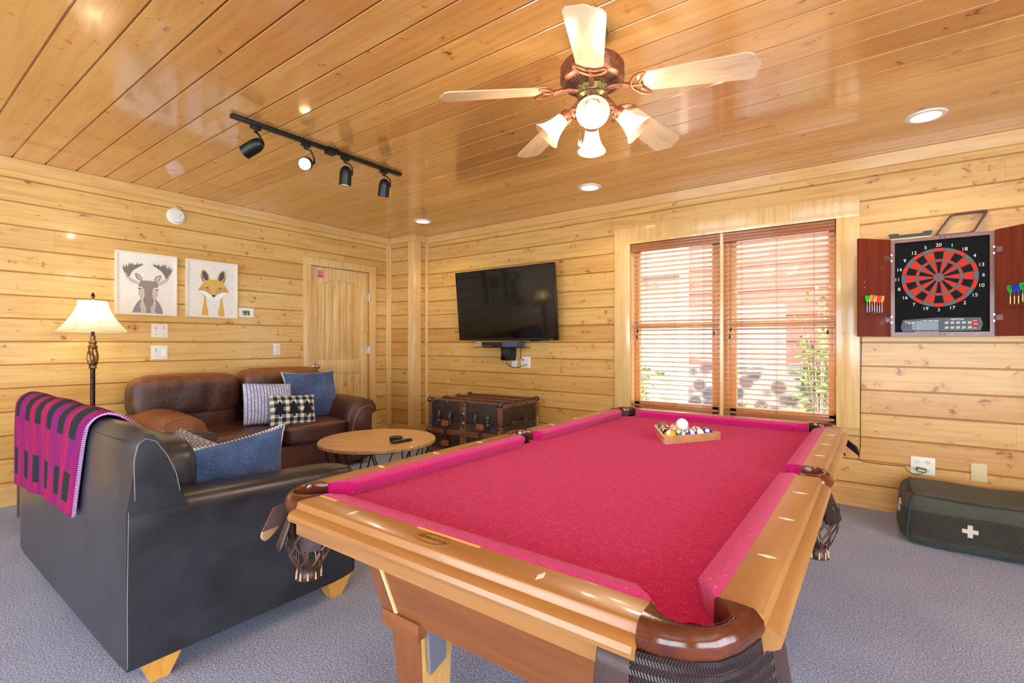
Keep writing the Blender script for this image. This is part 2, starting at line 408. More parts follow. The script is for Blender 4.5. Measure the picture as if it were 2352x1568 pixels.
# windows the camera does not see: plain frames round the openings
k = 2
for P, ops in ((lambda u, d, v: (XR+d, u, v), OPR), (lambda u, d, v: (u, YF-d, v), OPF)):
    for a, b, z0, z1 in ops:
        g = G()
        def bx(u0, u1, d0, d1, v0, v1):
            p = [P(u, d, v) for v in (v0, v1) for u, d in ((u0, d0), (u1, d0), (u1, d1), (u0, d1))]; g.hexa(p[:4], p[4:])
        bx(a-.09, a, -.02, .1, z0-.09, z1+.09); bx(b, b+.09, -.02, .1, z0-.09, z1+.09); bx(a, b, -.02, .1, z1, z1+.09); bx(a, b, -.02, .1, z0-.09, z0)
        bx((a+b)/2-.035, (a+b)/2+.035, .02, .08, z0, z1)
        struct(g.build('window_%d' % k, m_trimZ, ang=0)); k += 1
# ================================================================ wooden blinds
m_blind = wood('blind_wood', sl(150,88,46), sl(172,104,56), along=0, sc=40, rough=.4)
m_slat = wood('flare_paled_slat_wood', sl(214,180,146), sl(228,198,166), along=0, sc=40, rough=.45)  # brown slats, colour paled to stand in for window flare
m_cord = M_('tan_cord', sl(120,90,66), .8)
def blind(x0, x1, label):
    B = thing('window_blind', label, 'blind', ((x0+x1)/2, YB+.045, WZ1), 0, 'wooden blinds in the window'); w = (x1-x0)/2
    g = G(); h = -.078
    prof = [(-.032, h), (-.044, h+.004), (-.044, h+.02), (-.038, h+.024), (-.038, h+.03), (-.044, h+.034), (-.044, -.03), (-.05, -.022), (-.05, -.004), (-.036, -.003)]
    g.rings([[(x, y, z) for y, z in prof] for x in (-w, w)]); g.build('valance', m_blind, B, ang=30)
    g = G(); g.box(-w+.01, w-.01, -.028, .028, -.05, -.004); g.build('headrail', m_blind, B)
    zt, zb = -.10, WZ0-WZ1+.034; n = 34
    tl = R(13); c, s = math.cos(tl), math.sin(tl)
    g = G()
    g.hexa([(-w+.008, -.025*c, .025*s-.0017), (w-.008, -.025*c, .025*s-.0017), (w-.008, .025*c, -.025*s-.0017), (-w+.008, .025*c, -.025*s-.0017)],
           [(-w+.008, -.025*c, .025*s+.0017), (w-.008, -.025*c, .025*s+.0017), (w-.008, .025*c, -.025*s+.0017), (-w+.008, .025*c, -.025*s+.0017)])
    s0 = g.build('slat', m_slat, B, ang=0); s0.location.z = zt
    for i in range(1, n):
        q = s0.copy(); COL.objects.link(q); q.parent = B; q.location.z = zt + (zb+.03-zt)*i/(n-1)
    g = G(); g.box(-w+.006, w-.006, -.026, .026, zb-.014, zb+.006, .004); g.build('bottom_rail', m_blind, B)
    for x in (-w+.14, 0, w-.14):
        g = G(); g.tube([(x, -.027, -.06), (x, -.027, zb)], .0011, 5); g.tube([(x, .027, -.06), (x, .027, zb)], .0011, 5); g.build('ladder_cord', m_cord, B)
    for x, L in ((-w+.05, .86), (-w+.058, .80), (w-.05, .83)):
        g = G(); g.tube([(x, -.034, -.05), (x, -.034, -L)], .0011, 5); cc = g.build('lift_cord', m_cord, B)
        g = G(); g.lathe([(.003, .0), (.006, -.008), (.008, -.03), (.004, -.034)], 10, (x, -.034, -L+.002)); g.build('tassel', m_black, cc)
blind(WX0+.006, -1.083, 'brown wooden slat blind, left of the two in the window')
blind(-1.057, WX1-.006, 'brown wooden slat blind, right of the two in the window, beside the dartboard')
# ================================================================ pool table
TX, TY = -.747, 1.836
m_felt, t = pbr('cerise_felt', rough=1, sheen=.12, spec=.03); o = t.obj()
n1 = t.noise(o, 420, 2, .7); n2 = t.noise(o, 60, 3, .65); n3 = t.noise(o, 260, 1)
c = t.ramp(t.m('ADD', t.m('MULTIPLY', n1, .68), t.m('MULTIPLY', n2, .32)), [(.36, sl(156,4,70)), (.5, sl(184,10,90)), (.64, sl(210,42,124))])
c = t.mix(t.m('MULTIPLY', t.smooth(n3, .73, .77), .75), c, sl(250,200,215))
t._in(t.b.inputs['Base Color'], c); t._in(t.b.inputs['Normal'], t.bump(t.m('ADD', n1, n2), .5, .004))
m_felt2, t = pbr('cerise_cushion_felt', rough=1, sheen=.2, spec=.03); o = t.obj()
n1 = t.noise(o, 380, 2, .7); n3 = t.noise(o, 200, 1)
c = t.ramp(n1, [(.35, sl(176,12,96)), (.65, sl(206,38,124))])
c = t.mix(t.m('MULTIPLY', t.smooth(n3, .73, .77), .8), c, sl(250,205,225))
t._in(t.b.inputs['Base Color'], c); t._in(t.b.inputs['Normal'], t.bump(n1, .5, .004))
m_rail = wood('honey_maple_rail', sl(150,102,54), sl(174,126,72), along=1, sc=22, rough=.3, coat=.2)
m_railx = wood('honey_maple_rail_end', sl(146,97,50), sl(170,121,68), along=0, sc=22, rough=.3, coat=.2)
m_cab = wood('brown_stained_cabinet', sl(124,70,34), sl(148,88,44), along=0, sc=26, rough=.42, coat=.1)
m_cabz = wood('brown_stained_leg', sl(120,68,34), sl(142,84,44), along=2, sc=26, rough=.42, coat=.1)
m_pale = wood('unfinished_leg_side', sl(214,160,86), sl(230,182,108), along=2, sc=26, rough=.45)
m_lthr = leather('oxblood_pocket_leather', sl(70,30,18), sl(104,50,26), rough=.14, sc=9, fine=600, wr=.0, st=.03)
m_lthd = leather('dark_pocket_leather', sl(40,26,26), sl(74,46,40), rough=.4, sc=14, fine=700, wr=.1, st=.15)
m_suede = fabric('brown_suede', sl(70,40,36), sl(120,78,60), sc=200)
m_raw = M_('raw_hide_edge', sl(216,168,122), .8)
m_weave, t = pbr('woven_pocket_leather', rough=.32, spec=.6); u = t.sep(t.uv())
a = t.m('MULTIPLY', u[0], 56); b = t.m('MULTIPLY', u[1], 22)
st = t.m('FRACT', t.m('ADD', a, t.m('MULTIPLY', t.m('PINGPONG', b, 1), .9)))
hh = t.m('MULTIPLY', t.m('PINGPONG', t.m('MULTIPLY', st, 2), 1), t.smooth(t.m('PINGPONG', b, 1), .02, .2))
t._in(t.b.inputs['Base Color'], t.ramp(hh, [(.1, sl(34,24,30)), (.8, sl(96,74,78))])); t._in(t.b.inputs['Normal'], t.bump(hh, 1, .01))
m_inlay = M_('pearl_inlay', sl(246,240,226), .25, spec=.7)
m_steel = M_('galvanised_steel', sl(190,196,204), .35, metal=.9)
m_emb = M_('gold_transfer', sl(178,132,62), .3); m_embd = M_('dark_transfer_ink', sl(74,44,16), .4)
PT = thing('pool_table', 'pool table with cerise red felt, honey wood rails and leather drop pockets', 'pool table', (TX, TY, 0))
HX, HY, ZT, ZS = .54, 1.074, .79, .748
EX, EY = .462, 1.008           # where the end and side rails stop
cc = Vector((.515, 1.056)); RI = .056; bc = Vector((.528, 1.072))
# bed
g = G()
def arcpts(sx, sy):
    p = [(bc.x+.056*math.cos(R(104+242*i/14)), bc.y+.056*math.sin(R(104+242*i/14))) for i in range(15)]
    return [(min(x, HX+.02)*sx, min(y, HY+.02)*sy) for x, y in p]
midp = [(min(.572+.05*math.cos(R(q)), HX+.02), .05*math.sin(R(q))) for q in (-100, -130, -155, 180, 155, 130, 100)]
pts = list(reversed(arcpts(1, 1))) + arcpts(-1, 1) + [(-x, -y) for x, y in midp] + list(reversed(arcpts(-1, -1))) + arcpts(1, -1) + midp
g.prism(pts, lambda x, y: (x, y, ZS-.025), lambda x, y: (x, y, ZS))
lab(g.build('playing_surface', m_felt, PT, ang=20), 'cerise red felt bed')
# cushions: profile d inward from the wood, z
CP = [(0, ZT+.001), (.012, ZT+.003), (.042, ZT-.001), (.049, ZT-.006), (.05, ZT-.012), (.036, ZS+.004), (.034, ZS-.002), (0, ZS-.002)]
def cushion(f, a0, a1, b0, b1):
    """f(along,d,z); base runs a0..a1, nose b0..b1"""
    g = G(); N = 12; rr = []
    for i in range(N+1):
        s = i/N
        rr.append([f((a0+(a1-a0)*s)*(1-d/.05)+(b0+(b1-b0)*s)*d/.05, d, z) for d, z in CP])
    g.rings(rr); return g.build('cushion', m_felt2, PT, ang=35)
for s in (1, -1):
    cushion(lambda a, d, z: (a, s*(HY-d), z), -EX+.002, EX-.002, -.406, .406)
    for q in (1, -1):
        cushion(lambda a, d, z: (s*(HX-d), q*a, z), .062, EY-.002, .072, .934)
# wood rails
RP = [(0, ZT-.04), (0, ZT), (.060, ZT), (.0655, ZT-.003), (.067, ZT-.012), (.070, ZT-.018), (.080, ZT-.021), (.089, ZT-.027), (.093, ZT-.036), (.090, ZT-.045), (.081, ZT-.051), (.071, ZT-.054), (.068, ZT-.058), (.068, .705), (.05, .703), (.03, .72)]
def rail(f, a, b, mat, name='rail'):
    g = G(); g.rings([[f(q, d, z) for d, z in RP] for q in (a, b)]); return g.build(name, mat, PT, ang=32)
rails = []
for s in (1, -1):
    rails.append(rail(lambda a, d, z: (a, s*(HY+d), z), -EX, EX, m_railx))
    for q in (1, -1): rails.append(rail(lambda a, d, z: (s*(HX+d), q*a, z), .066, EY, m_rail))
near = rails[3]
# diamond sights
def diamond(x, y, alongx, par):
    g = G(); a, b = (.0065, .017) if not alongx else (.017, .0065)
    g.prism([(x-a, y), (x, y-b), (x+a, y), (x, y+b)], lambda p, q: (p, q, ZT-.001), lambda p, q: (p, q, ZT+.0006)); return g.build('diamond_sight', m_inlay, par, ang=0)
for i, s in enumerate((1, -1)):
    for x in (-.27, 0, .27):
        if not (s == -1 and x == 0): diamond(x, s*(HY+.034), False, rails[3*i])
    for j, q in enumerate((1, -1)):
        for y in (.28, .53, .78): diamond(s*(HX+.034), q*y, True, rails[3*i+1+j])
# maker's medallion and tape on the near end rail
g = G(); ey = -(HY+.034)
g.rings([[(.05*r*math.cos(q)+.0, ey+.0235*r*math.sin(q), ZT+h) for q in [2*PI*i/40 for i in range(40)]] for r, h in ((1, -.001), (1, .0006), (.94, .0006), (.94, .0004))]); 
em = g.build('medallion', m_emb, near, ang=0)
g = G(); g.text('REMINGTON', .0142, Matrix.Translation((0, ey+.001, ZT+.0006)), .0004, shear=.25)
for r in (.94, .74):
    g.tube([(.05*r*math.cos(q), ey+.0235*r*math.sin(q), ZT+.0007) for q in [2*PI*i/40 for i in range(40)]], .0005, 4, closed=True)
g.build('lettering', m_embd, em, ang=0)
m_tape = M_('old_masking_tape', sl(222,186,100), .7)
for a, b in ((-.075, .105), (-.45, -.38)):
    g = G(); g.box(a, b, -(HY+.0085), -(HY+.0005), ZT-.001, ZT+.0005); g.build('tape_strip', m_tape, near, ang=0)
# corner pocket irons, liners, shields, nets
def bez(p0, p1, p2, n): return [tuple((1-t)**2*a+2*t*(1-t)*b+t*t*c for a, b, c in zip(p0, p1, p2)) for t in [i/n for i in range(n+1)]]
N = 20
def rounded(pa, pb, pc, n, k=.62):
    """corner path pa -> pb -> pc with the corner rounded"""
    a = tuple(b+(q-b)*k for q, b in zip(pa, pb)); c2 = tuple(b+(q-b)*k for q, b in zip(pc, pb))
    return [pa] + bez(a, pb, c2, n-2) + [pc]
def resample(p, n):
    L = [0]
    for a, b in zip(p, p[1:]): L.append(L[-1]+math.hypot(b[0]-a[0], b[1]-a[1]))
    out = []; j = 0
    for i in range(n+1):
        d = L[-1]*i/n
        while j < len(L)-2 and L[j+1] < d: j += 1
        s = (d-L[j])/max(1e-9, L[j+1]-L[j]); s = min(1, max(0, s)); out.append((p[j][0]+(p[j+1][0]-p[j][0])*s, p[j][1]+(p[j+1][1]-p[j][1])*s))
    return out
I_c = [(.459, 1.073), (.472, 1.093), (.491, 1.108), (.517, 1.114), (.539, 1.105), (.558, 1.085), (.568, 1.062), (.569, 1.047), (.562, 1.034), (.534, 1.004)]
O_c = [(.462, 1.142), (.499, 1.140), (.533, 1.127), (.563, 1.103), (.584, 1.066), (.595, 1.029), (.601, 1.007)]
I_m = [(HX, .060)] + [(.556+.050*math.cos(R(q)), .054*math.sin(R(q))) for q in [86-172*i/16 for i in range(17)]] + [(HX, -.060)]
O_m = [(.575, .068)] + bez((.598, .068), (.626, .05), (.627, 0), 8) + bez((.627, 0), (.626, -.05), (.598, -.068), 8)[1:] + [(.575, -.068)]
def iron(I, O, sx, sy):
    I, O = resample(I, N), resample(O, N); g = G(); rr = []
    for (ix, iy), (ox, oy) in zip(I, O):
        dx, dy = ox-ix, oy-iy; L = math.hypot(dx, dy); nx, ny = dx/L, dy/L
        def P(s, e, z): return (sx*(ix+dx*s+nx*e), sy*(iy+dy*s+ny*e), z)
        rr.append([P(0, .002, .70), P(0, 0, .765), P(0, .0005, ZT-.002), P(0, .004, ZT+.0035), P(.5, 0, ZT+.0045), P(1, -.008, ZT+.0035), P(1, -.001, ZT-.001), P(1, .006, ZT-.010), P(1, .009, ZT-.022), P(1, .004, ZT-.036), P(1, -.004, ZT-.043), P(1, -.014, .73)])
    g.rings(rr); return g.build('pocket_iron', m_lthr, PT, ang=60), I, O
def shield(O, sx, sy, par, zt, zb, flare, mat, i0=0, i1=N):
    """leather skirt hanging round the outside of the pocket"""
    cx = sum(p[0] for p in O)/len(O)-.06; cy = sum(p[1] for p in O)/len(O)-(.06 if O is not None and abs(O[0][1]) > .5 else 0)
    g = G()
    def fn(a, b):
        q = i0+(i1-i0)*a; k = min(int(q), N-1); s = q-k
        x = O[k][0]+(O[k+1][0]-O[k][0])*s; y = O[k][1]+(O[k+1][1]-O[k][1])*s
        dx, dy = x-cx, y-cy; L = math.hypot(dx, dy); e = flare*b-.004
        return (sx*(x+dx/L*e), sy*(y+dy/L*e), zt+(zb-zt)*b)
    g.grid(fn, 24, 6, uv=True); return g.build('pocket_shield', mat, par, solid=.005, ang=60)
def net(c, sx, sy, par, zt, zb, r):
    """strips of leather woven as a cage, closed by a collar"""
    cx, cy = c; 
    def P(an, s):
        z = zt+(zb-zt)*s; rr = r*(1.0 if s < .35 else 1-.52*((s-.35)/.65)**1.6)
        return Vector((sx*(cx+rr*math.cos(an)), sy*(cy+rr*math.sin(an)), z))
    n = 8
    for j, (w, mt) in enumerate(((.0085, m_lthd), (.0035, m_raw))):
        g = G()
        for i in range(n):
            for sg in (1, -1):
                L = []
                for k in range(17):
                    s = k/16; an = 2*PI*(i+.5*j*.0)/n + sg*(.5*2*PI/n)*(1-math.cos(2*PI*s*1.5))*.5*1.0
                    p = P(an, s); q = P(an+w/r*(1.0), s); d = Vector((p.x-sx*cx, p.y-sy*cy, 0)).normalized()*(.002 if j == 0 else .0)
                    L.append([p+d, q+d, q+d+d.normalized()*.003 if d.length else q, p+d+d.normalized()*.003 if d.length else p] if j == 0 else [p, q, q+Vector((0, 0, .001)), p+Vector((0, 0, .001))])
                g.rings(L)
        ob = g.build('pocket_net', mt, par, ang=60) if j == 0 else lab(g.build('net_lining', mt, par, ang=60), 'pale raw hide backing')
    g = G(); g.lathe([(r*.50, 0), (r*.44, -.010), (r*.52, -.030), (r*.62, -.034), (r*.5, -.034)], 18, (sx*cx, sy*cy, zb+.004)); col = g.build('net_collar', m_lthd, par, ang=60)
    g = G()
    for i in range(10):
        a = 2*PI*i/10; g.box(-.0022, .0022, -.0015, .0015, -.036, -.010) if False else None
        p = Vector((sx*cx+r*.56*math.cos(a), sy*cy+r*.56*math.sin(a), zb-.028)); g.cyl(p, p+Vector((0, 0, .02)), .0025, .0015, 6)
    g.build('collar_lacing', m_raw, col)
def liner(c, sx, sy, par, r, zb=.64):
    g = G(); g.lathe([(r, .79), (r*1.0, .72), (r*.96, zb), (r*.5, zb-.03)], 22, (sx*c[0], sy*c[1], 0), cap=False); return g.build('pocket_liner', m_lthd, par, ang=60)
for sx, sy in ((1, -1), (-1, -1), (1, 1), (-1, 1)):
    ir, I, O = iron(I_c, O_c, sx, sy)
    g = G(); rr = []
    for (ix, iy) in I: rr.append([(sx*ix, sy*iy, .77), (sx*ix, sy*iy, .64)])
    g.rings(rr, loop=False, cap=False); g.build('pocket_liner', m_lthd, ir, ang=60)
    net((.535, 1.062), sx, sy, ir, .70, .575, .060)
    if (sx, sy) == (1, -1):
        S_ = [(.400, 1.152), (.455, 1.152), (.50, 1.144), (.535, 1.130), (.566, 1.106), (.588, 1.068), (.602, 1.02), (.614, .98), (.622, .93)]
        S_ = resample(S_, N)
        shield(S_, sx, sy, ir, .752, .55, .030, m_weave, 3, 17)
        lab(shield(S_, sx, sy, ir, .745, .56, .024, m_lthd, 0, 3), 'plain dark flap'); lab(shield(S_, sx, sy, ir, .745, .60, .024, m_lthd, 17, N), 'plain dark flap')
        # stitched seam round the top of the iron
        g = G()
        for s in (.14, .62):
            P = [(sx*(a[0]+(b[0]-a[0])*s), sy*(a[1]+(b[1]-a[1])*s), ZT+.0042) for a, b in zip(I, O)]
            for k in range(len(P)-1):
                for w in range(5):
                    p, q = Vector(P[k]), Vector(P[k+1]); a = p.lerp(q, w/5+.02); b = p.lerp(q, w/5+.13); g.cyl(a, b, .0007, n=4)
        lab(g.build('stitching', M_('dark_thread', sl(70,44,28), .8), ir), 'dark saddle stitching')
    else:
        shield(O, sx, sy, ir, .735, .655, .03, m_lthd, 3, 17)
        if sx > 0 and sy > 0:
            g = G(); g.grid(lambda a, b: (.604+.060*b+.01*a, 1.06+.03*a, .750-.050*b-.050*a), 8, 10); g.build('pocket_tab', m_weave, ir, solid=.004)
        if sx < 0 and sy < 0:
            g = G()
            def tab(a, b): 
                w = .030*(1 if b < .6 else math.sqrt(max(.03, 1-((b-.6)/.41)**2))); return (-.606-.055*b-(a-.5)*w*.5, -1.10+(a-.5)*2*w-.02*b, .742-.105*b)
            g.grid(tab, 8, 14); tb = g.build('pocket_tab', m_suede, ir, solid=.004)
            g = G(); g.grid(lambda a, b: tab(a, .68+.34*b), 8, 8); lab(g.build('tab_tip', m_raw, tb, solid=.0044), 'worn pale leather tip')
for sx in (1, -1):
    ir, I, O = iron(I_m, O_m, sx, 1)
    g = G(); g.rings([[(sx*ix, iy, .77), (sx*ix, iy, .64)] for ix, iy in I], loop=False, cap=False); g.build('pocket_liner', m_lthd, ir, ang=60)
    net((.588, 0), sx, 1, ir, .70, .555, .058)
    shield(O, sx, 1, ir, .738, .655, .030, m_weave, 3, 17)
# body under the bed
g = G(); zt, zb = .704, .41
T = [(-.50, -.95, zt), (.50, -.95, zt), (.50, .95, zt), (-.50, .95, zt)]; B_ = [(-.425, -.885, zb), (.425, -.885, zb), (.425, .885, zb), (-.425, .885, zb)]
g.hexa(B_, T); cabn = g.build('cabinet', m_cab, PT, ang=0)
g = G(); g.box(-.56, .56, -1.09, 1.09, .700, .722); g.build('slate_frame', m_cab, PT, ang=0)
m_cream = M_('bare_wood_edge', sl(240,214,150), .6)
for sx in (1, -1):
    for sy in (1, -1):
        g = G(); w = .055   # corner post panel with a pale joint
        def Q(x, y, z, e=0): 
            s = (zt-z)/(zt-zb); return (sx*(x-.075*s), sy*(y-.065*s+e), z)
        g.hexa([Q(.50, .95, zb, .006), Q(.50-w, .95, zb, .006), Q(.50-w, .95, zb), Q(.50, .95, zb)], [Q(.50, .95, zt, .006), Q(.50-w, .95, zt, .006), Q(.50-w, .95, zt), Q(.50, .95, zt)]); g.build('corner_post', m_cabz, cabn, ang=0)
        g = G(); g.hexa([Q(.50-w, .95, zb, .0066), Q(.492-w, .95, zb, .0066), Q(.492-w, .95, zb), Q(.50-w, .95, zb)], [Q(.50-w, .95, zt, .0066), Q(.492-w, .95, zt, .0066), Q(.492-w, .95, zt), Q(.50-w, .95, zt)]); g.build('joint_strip', m_cream, cabn, ang=0)
        # leg: outer faces stained, inner faces pale
        g = G(); x0, x1, y0, y1 = .275, .405, .755, .885; b0, b1, c0, c1 = .285, .372, .765, .852
        top = [(sx*x, sy*y, zb+.02) for x, y in ((x0, y0), (x1, y0), (x1, y1), (x0, y1))]; bot = [(sx*x, sy*y, 0) for x, y in ((b0, c0), (b1, c0), (b1, c1), (b0, c1))]
        g.hexa(bot, top)
        g.bm.faces.ensure_lookup_table()
        for fc in g.bm.faces:
            n = sum((v.co for v in fc.verts), Vector())/len(fc.verts)
            if abs(n.z-.215) < .05 and (abs(n.x) < .30): fc.material_index = 1
        leg = g.build('leg', [m_cabz, m_pale], PT, ang=0)
        g = G(); X = sorted((sx*.27, sx*.425)); Yy = sorted((sy*.80, sy*.898)); g.box(X[0], X[1], Yy[0], Yy[1], zb-.034, zb+.012, .002); g.build('leg_band', m_cab, leg, ang=20)
        g = G(); X = sorted((sx*.262, sx*.270)); g.hexa([(X[0], sy*.80, zb-.12), (X[1]+.004, sy*.80, zb-.12), (X[1]+.004, sy*.86, zb-.14), (X[0], sy*.86, zb-.14)], [(X[0], sy*.80, zb+.01), (X[1]+.004, sy*.80, zb+.01), (X[1]+.004, sy*.872, zb+.01), (X[0], sy*.872, zb+.01)]) 
        lab(g.build('corner_bracket', m_steel, leg, ang=0), 'bare steel bracket')
# ================================================================ triangle rack and balls on the bed
RA = atZ(ZS, 1536, 1020); RB = atZ(ZS, 1659, 1009); RC = atZ(ZS, 1511, 979)
cen = Vector((-.715, 2.37, ZS))
dirAB = (RB-RA); dirAB.z = 0; ang0 = math.atan2(dirAB.y, dirAB.x)
rad = .0268; side = .345
rk = thing('ball_rack', 'wooden triangle rack lying on the cerise felt, full of balls', 'ball rack')
xd = dirAB.normalized(); yd = Vector((-xd.y, xd.x, 0))
A0 = Vector((RA.x, RA.y, ZS))-xd*.028; Tcor = [A0, A0+xd*side, A0+xd*side/2+yd*side*.866]
ctr = sum(Tcor, Vector())/3; rk.location = ctr
m_rackw = wood('pale_rack_wood', sl(176,128,84), sl(200,156,110), along=0, sc=40, rough=.35)
g = G(); rr = []
def tri(off, rnd, n=6):
    out = []
    for i in range(3):
        p = Tcor[i]-ctr; d = p.normalized(); p = p+d*off*2
        a = (Tcor[(i-1)%3]-Tcor[i]).normalized(); b = (Tcor[(i+1)%3]-Tcor[i]).normalized()
        P0, P2 = p+a*rnd, p+b*rnd
        out += [((1-s)**2*P0+2*s*(1-s)*p+s*s*P2) for s in [k/n for k in range(n+1)]]
    return out
o_, i_ = tri(0, .034), tri(-.010, .024)
for a, b in zip(o_, i_):
    a2, b2 = Vector((a.x, a.y, 0)), Vector((b.x, b.y, 0))
    rr.append([a2, a2+Vector((0,0,.034)), b2+Vector((0,0,.034)), b2])
g.rings(rr, closed=True); g.build('frame', m_rackw, rk, ang=40)
BC = {1: sl(236,168,30), 2: sl(24,52,140), 3: sl(214,52,26), 4: sl(70,40,120), 5: sl(240,110,30), 6: sl(14,112,62), 7: sl(120,26,24), 8: sl(14,12,14)}
m_ballw = M_('ivory_ball', sl(240,236,226), .08, coat=1)
m_ink = M_('ball_number_ink', sl(20,20,24), .3)
def ballmat(n):
    col = BC[n if n < 9 else n-8]; m, t = pbr('ball_%d' % n, rough=.1, coat=1); P = t.sep(t.obj())
    r2 = t.m('SQRT', t.m('ADD', t.m('MULTIPLY', P[0], P[0]), t.m('MULTIPLY', P[2], P[2])))
    c = sl(240,236,226)
    if n > 8: c = t.mix(t.m('LESS_THAN', t.m('ABSOLUTE', P[0]), .0145), c, col)
    else: c = col
    dot = t.m('LESS_THAN', r2, .0095)
    t._in(t.b.inputs['Base Color'], t.mix(dot, c, sl(240,236,226))); return m
ball0 = None
rowdir = yd
order = [[1, 14, 10, 12, 2], [8, 13, 4, 11], [7, 9, 5], [15, 3], [6]]
names = {1: 'plain yellow', 2: 'plain blue', 3: 'plain red', 4: 'plain purple', 5: 'plain orange', 6: 'plain green', 7: 'plain maroon', 8: 'black', 9: 'yellow striped', 10: 'blue striped', 11: 'red striped', 12: 'purple striped', 13: 'orange striped', 14: 'green striped', 15: 'maroon striped'}
pa = Tcor[0]-ctr; ib = [Tcor[i]-ctr for i in range(3)]
base0 = ctr + (Tcor[0]-ctr).normalized()*(.0265*4*2/math.sqrt(3))
gball = G(); gball.sphere((0, 0, 0), rad-.0001, 28, 18); bme = None
for r, row in enumerate(order):
    for k, n in enumerate(row):
        p = base0 + xd*(2*rad*k + rad*r) + yd*(rad*math.sqrt(3)*r)
        b = thing('pool_ball', names[n]+' pool ball numbered %d in the triangle rack' % n, 'pool ball', (p.x, p.y, ZS+rad+.0005), 0, 'racked pool balls')
        if bme is None: ob = gball.build('shell', ballmat(n), b, ang=180); bme = ob.data
        else:
            ob = bpy.data.objects.new('shell', bme.copy()); COL.objects.link(ob); ob.parent = b; ob.data.materials[0] = ballmat(n)
        g = G(); g.text(str(n), .010, TR(0, -rad-.0003, 0) @ VERT, .0002); nu = g.build('number', m_ink, b, ang=0)
        tilt = R(random.uniform(-55, -25)); az = R(random.uniform(-25, 45)); rl = R(random.uniform(-30, 30))
        b.rotation_euler = (tilt, rl, az)
pc = (base0 + xd*(2*rad*1+rad) + yd*(rad*math.sqrt(3)*1)*.66 + Vector((0, 0, 0)))
g = G(); g.sphere((0, 0, 0), .0285, 32, 20); q = g.build('cue_ball', m_ballw, ang=180)
pc = base0 + xd*(2*rad*1) + xd*rad + yd*rad/math.sqrt(3)
q.location = (pc.x, pc.y, ZS+rad+.0455); tag(q, 'white cue ball perched on top of the racked balls', 'pool ball')
# small chalk fluff and cushion dust are in the felt material
# ================================================================ black loveseat, seen from behind
m_blk = leather('black_leather', sl(34,36,42), sl(50,52,60), rough=.29, sc=5, fine=420, wr=.10, st=.10)
m_stitch = M_('grey_thread', sl(150,148,142), .8)
m_leg = wood('honey_block_leg', sl(216,150,56), sl(234,174,80), along=2, sc=30, rough=.3)
LX0, LX1, LY0, LY1 = -3.745, -2.03, .560, 1.475
lx, ly = (LX0+LX1)/2, (LY0+LY1)/2
LS = thing('loveseat', 'black leather loveseat turned back to the camera, with a magenta throw over its back', 'loveseat', (lx, ly, 0))
hw = (LX1-LX0)/2; y0 = LY0-ly; y1 = LY1-ly
def arm_top(y): s = (y-y0)/(y1-y0); return .652-.042*s
g = G(); g.box(-hw+.03, hw-.03, y0+.02, y1-.05, .085, .30, .02); g.build('base_frame', m_blk, LS)
# back: flat panel rolled over at the top
prof = [(0, .088), (.0, .30), (-.003, .62), (-.004, .82), (.002, .868), (.018, .898), (.045, .908), (.078, .898), (.118, .855), (.155, .79), (.188, .71), (.200, .655), (.196, .60), (.18, .45), (.16, .30), (.12, .10)]
g = G(); n = 24
rr = []
for i in range(n+1):
    x = -hw + 2*hw*i/n; e = min(i, n-i)
    sq = {0: .035, 1: .012}.get(e, 0)
    rr.append([(x, y0+d+(sq if d < .02 else (-sq if d > .15 else 0))*(1 if z > .62 else .12), z-(sq*.55 if z > .82 else 0)) for d, z in prof])
g.rings(rr); back = g.build('backrest', m_blk, LS, ang=50)
# piped seam lines on the end of the back
for sx in (1, -1):
    g = G(); P = [(sx*(hw+.001), y0+d, z) for d, z in ((.025, .662), (.022, .80), (.032, .85), (.055, .868), (.085, .855), (.12, .80), (.148, .73), (.16, .665))]
    g.tube(P, .0011, 6); lab(g.build('seam', m_stitch, back), 'pale stitched seam')
g = G(); g.tube([(-hw+.02, y0-.0015, .862), (hw-.02, y0-.0015, .862)], .0015, 5); g.build('back_seam', m_blk, back)
for sx in (1, -1):
    g = G(); w = .205; rr = []
    for i in range(15):
        y = y0+.006+(y1-y0-.006)*i/14; e = {14: .018, 13: .004}.get(i, 0)
        zt = arm_top(y)-e*.8
        pr = [(hw-e, .088+e*.5), (hw-e+.004, .30), (hw-e+.006, zt-.10), (hw-e+.004, zt-.055), (hw-e-.006, zt-.025), (hw-.03-e, zt-.006), (hw-.07, zt), (hw-w+.05, zt-.002), (hw-w+.018, zt-.016), (hw-w+e, zt-.06), (hw-w+e, .30), (hw-w+e, .088)]
        rr.append([(sx*x, y, z) for x, z in pr])
    g.rings(rr); arm = g.build('arm', m_blk, LS, ang=50)
    g = G(); g.tube([(sx*(hw+.001), y0+.006, .10), (sx*(hw+.004), y0+.004, .32), (sx*(hw+.004), y0+.006, .62), (sx*(hw-.01), y0+.008, .646)], .0009, 5); g.build('arm_seam', m_stitch, arm)
    g = G(); g.tube([(sx*(hw-.012), y1-.010, .10), (sx*(hw-.008), y1-.010, .50), (sx*(hw-.012), y1-.012, .566), (sx*(hw-.035), y1-.012, .595), (sx*(hw-w+.03), y1-.012, .592)], .003, 6); g.build('arm_piping', m_blk, arm)
    for y in (y0+.11, y1-.09):
        g = G(); d = .042
        g.hexa([(sx*(hw-.015-d-.02), y-.028, 0), (sx*(hw-.03), y-.028, 0), (sx*(hw-.03), y+.028, 0), (sx*(hw-.015-d-.02), y+.028, 0)], [(sx*(hw-.13), y-.062, .092), (sx*(hw-.004), y-.062, .092), (sx*(hw-.004), y+.062, .092), (sx*(hw-.13), y+.062, .092)]); g.build('leg', m_leg, LS, ang=0)
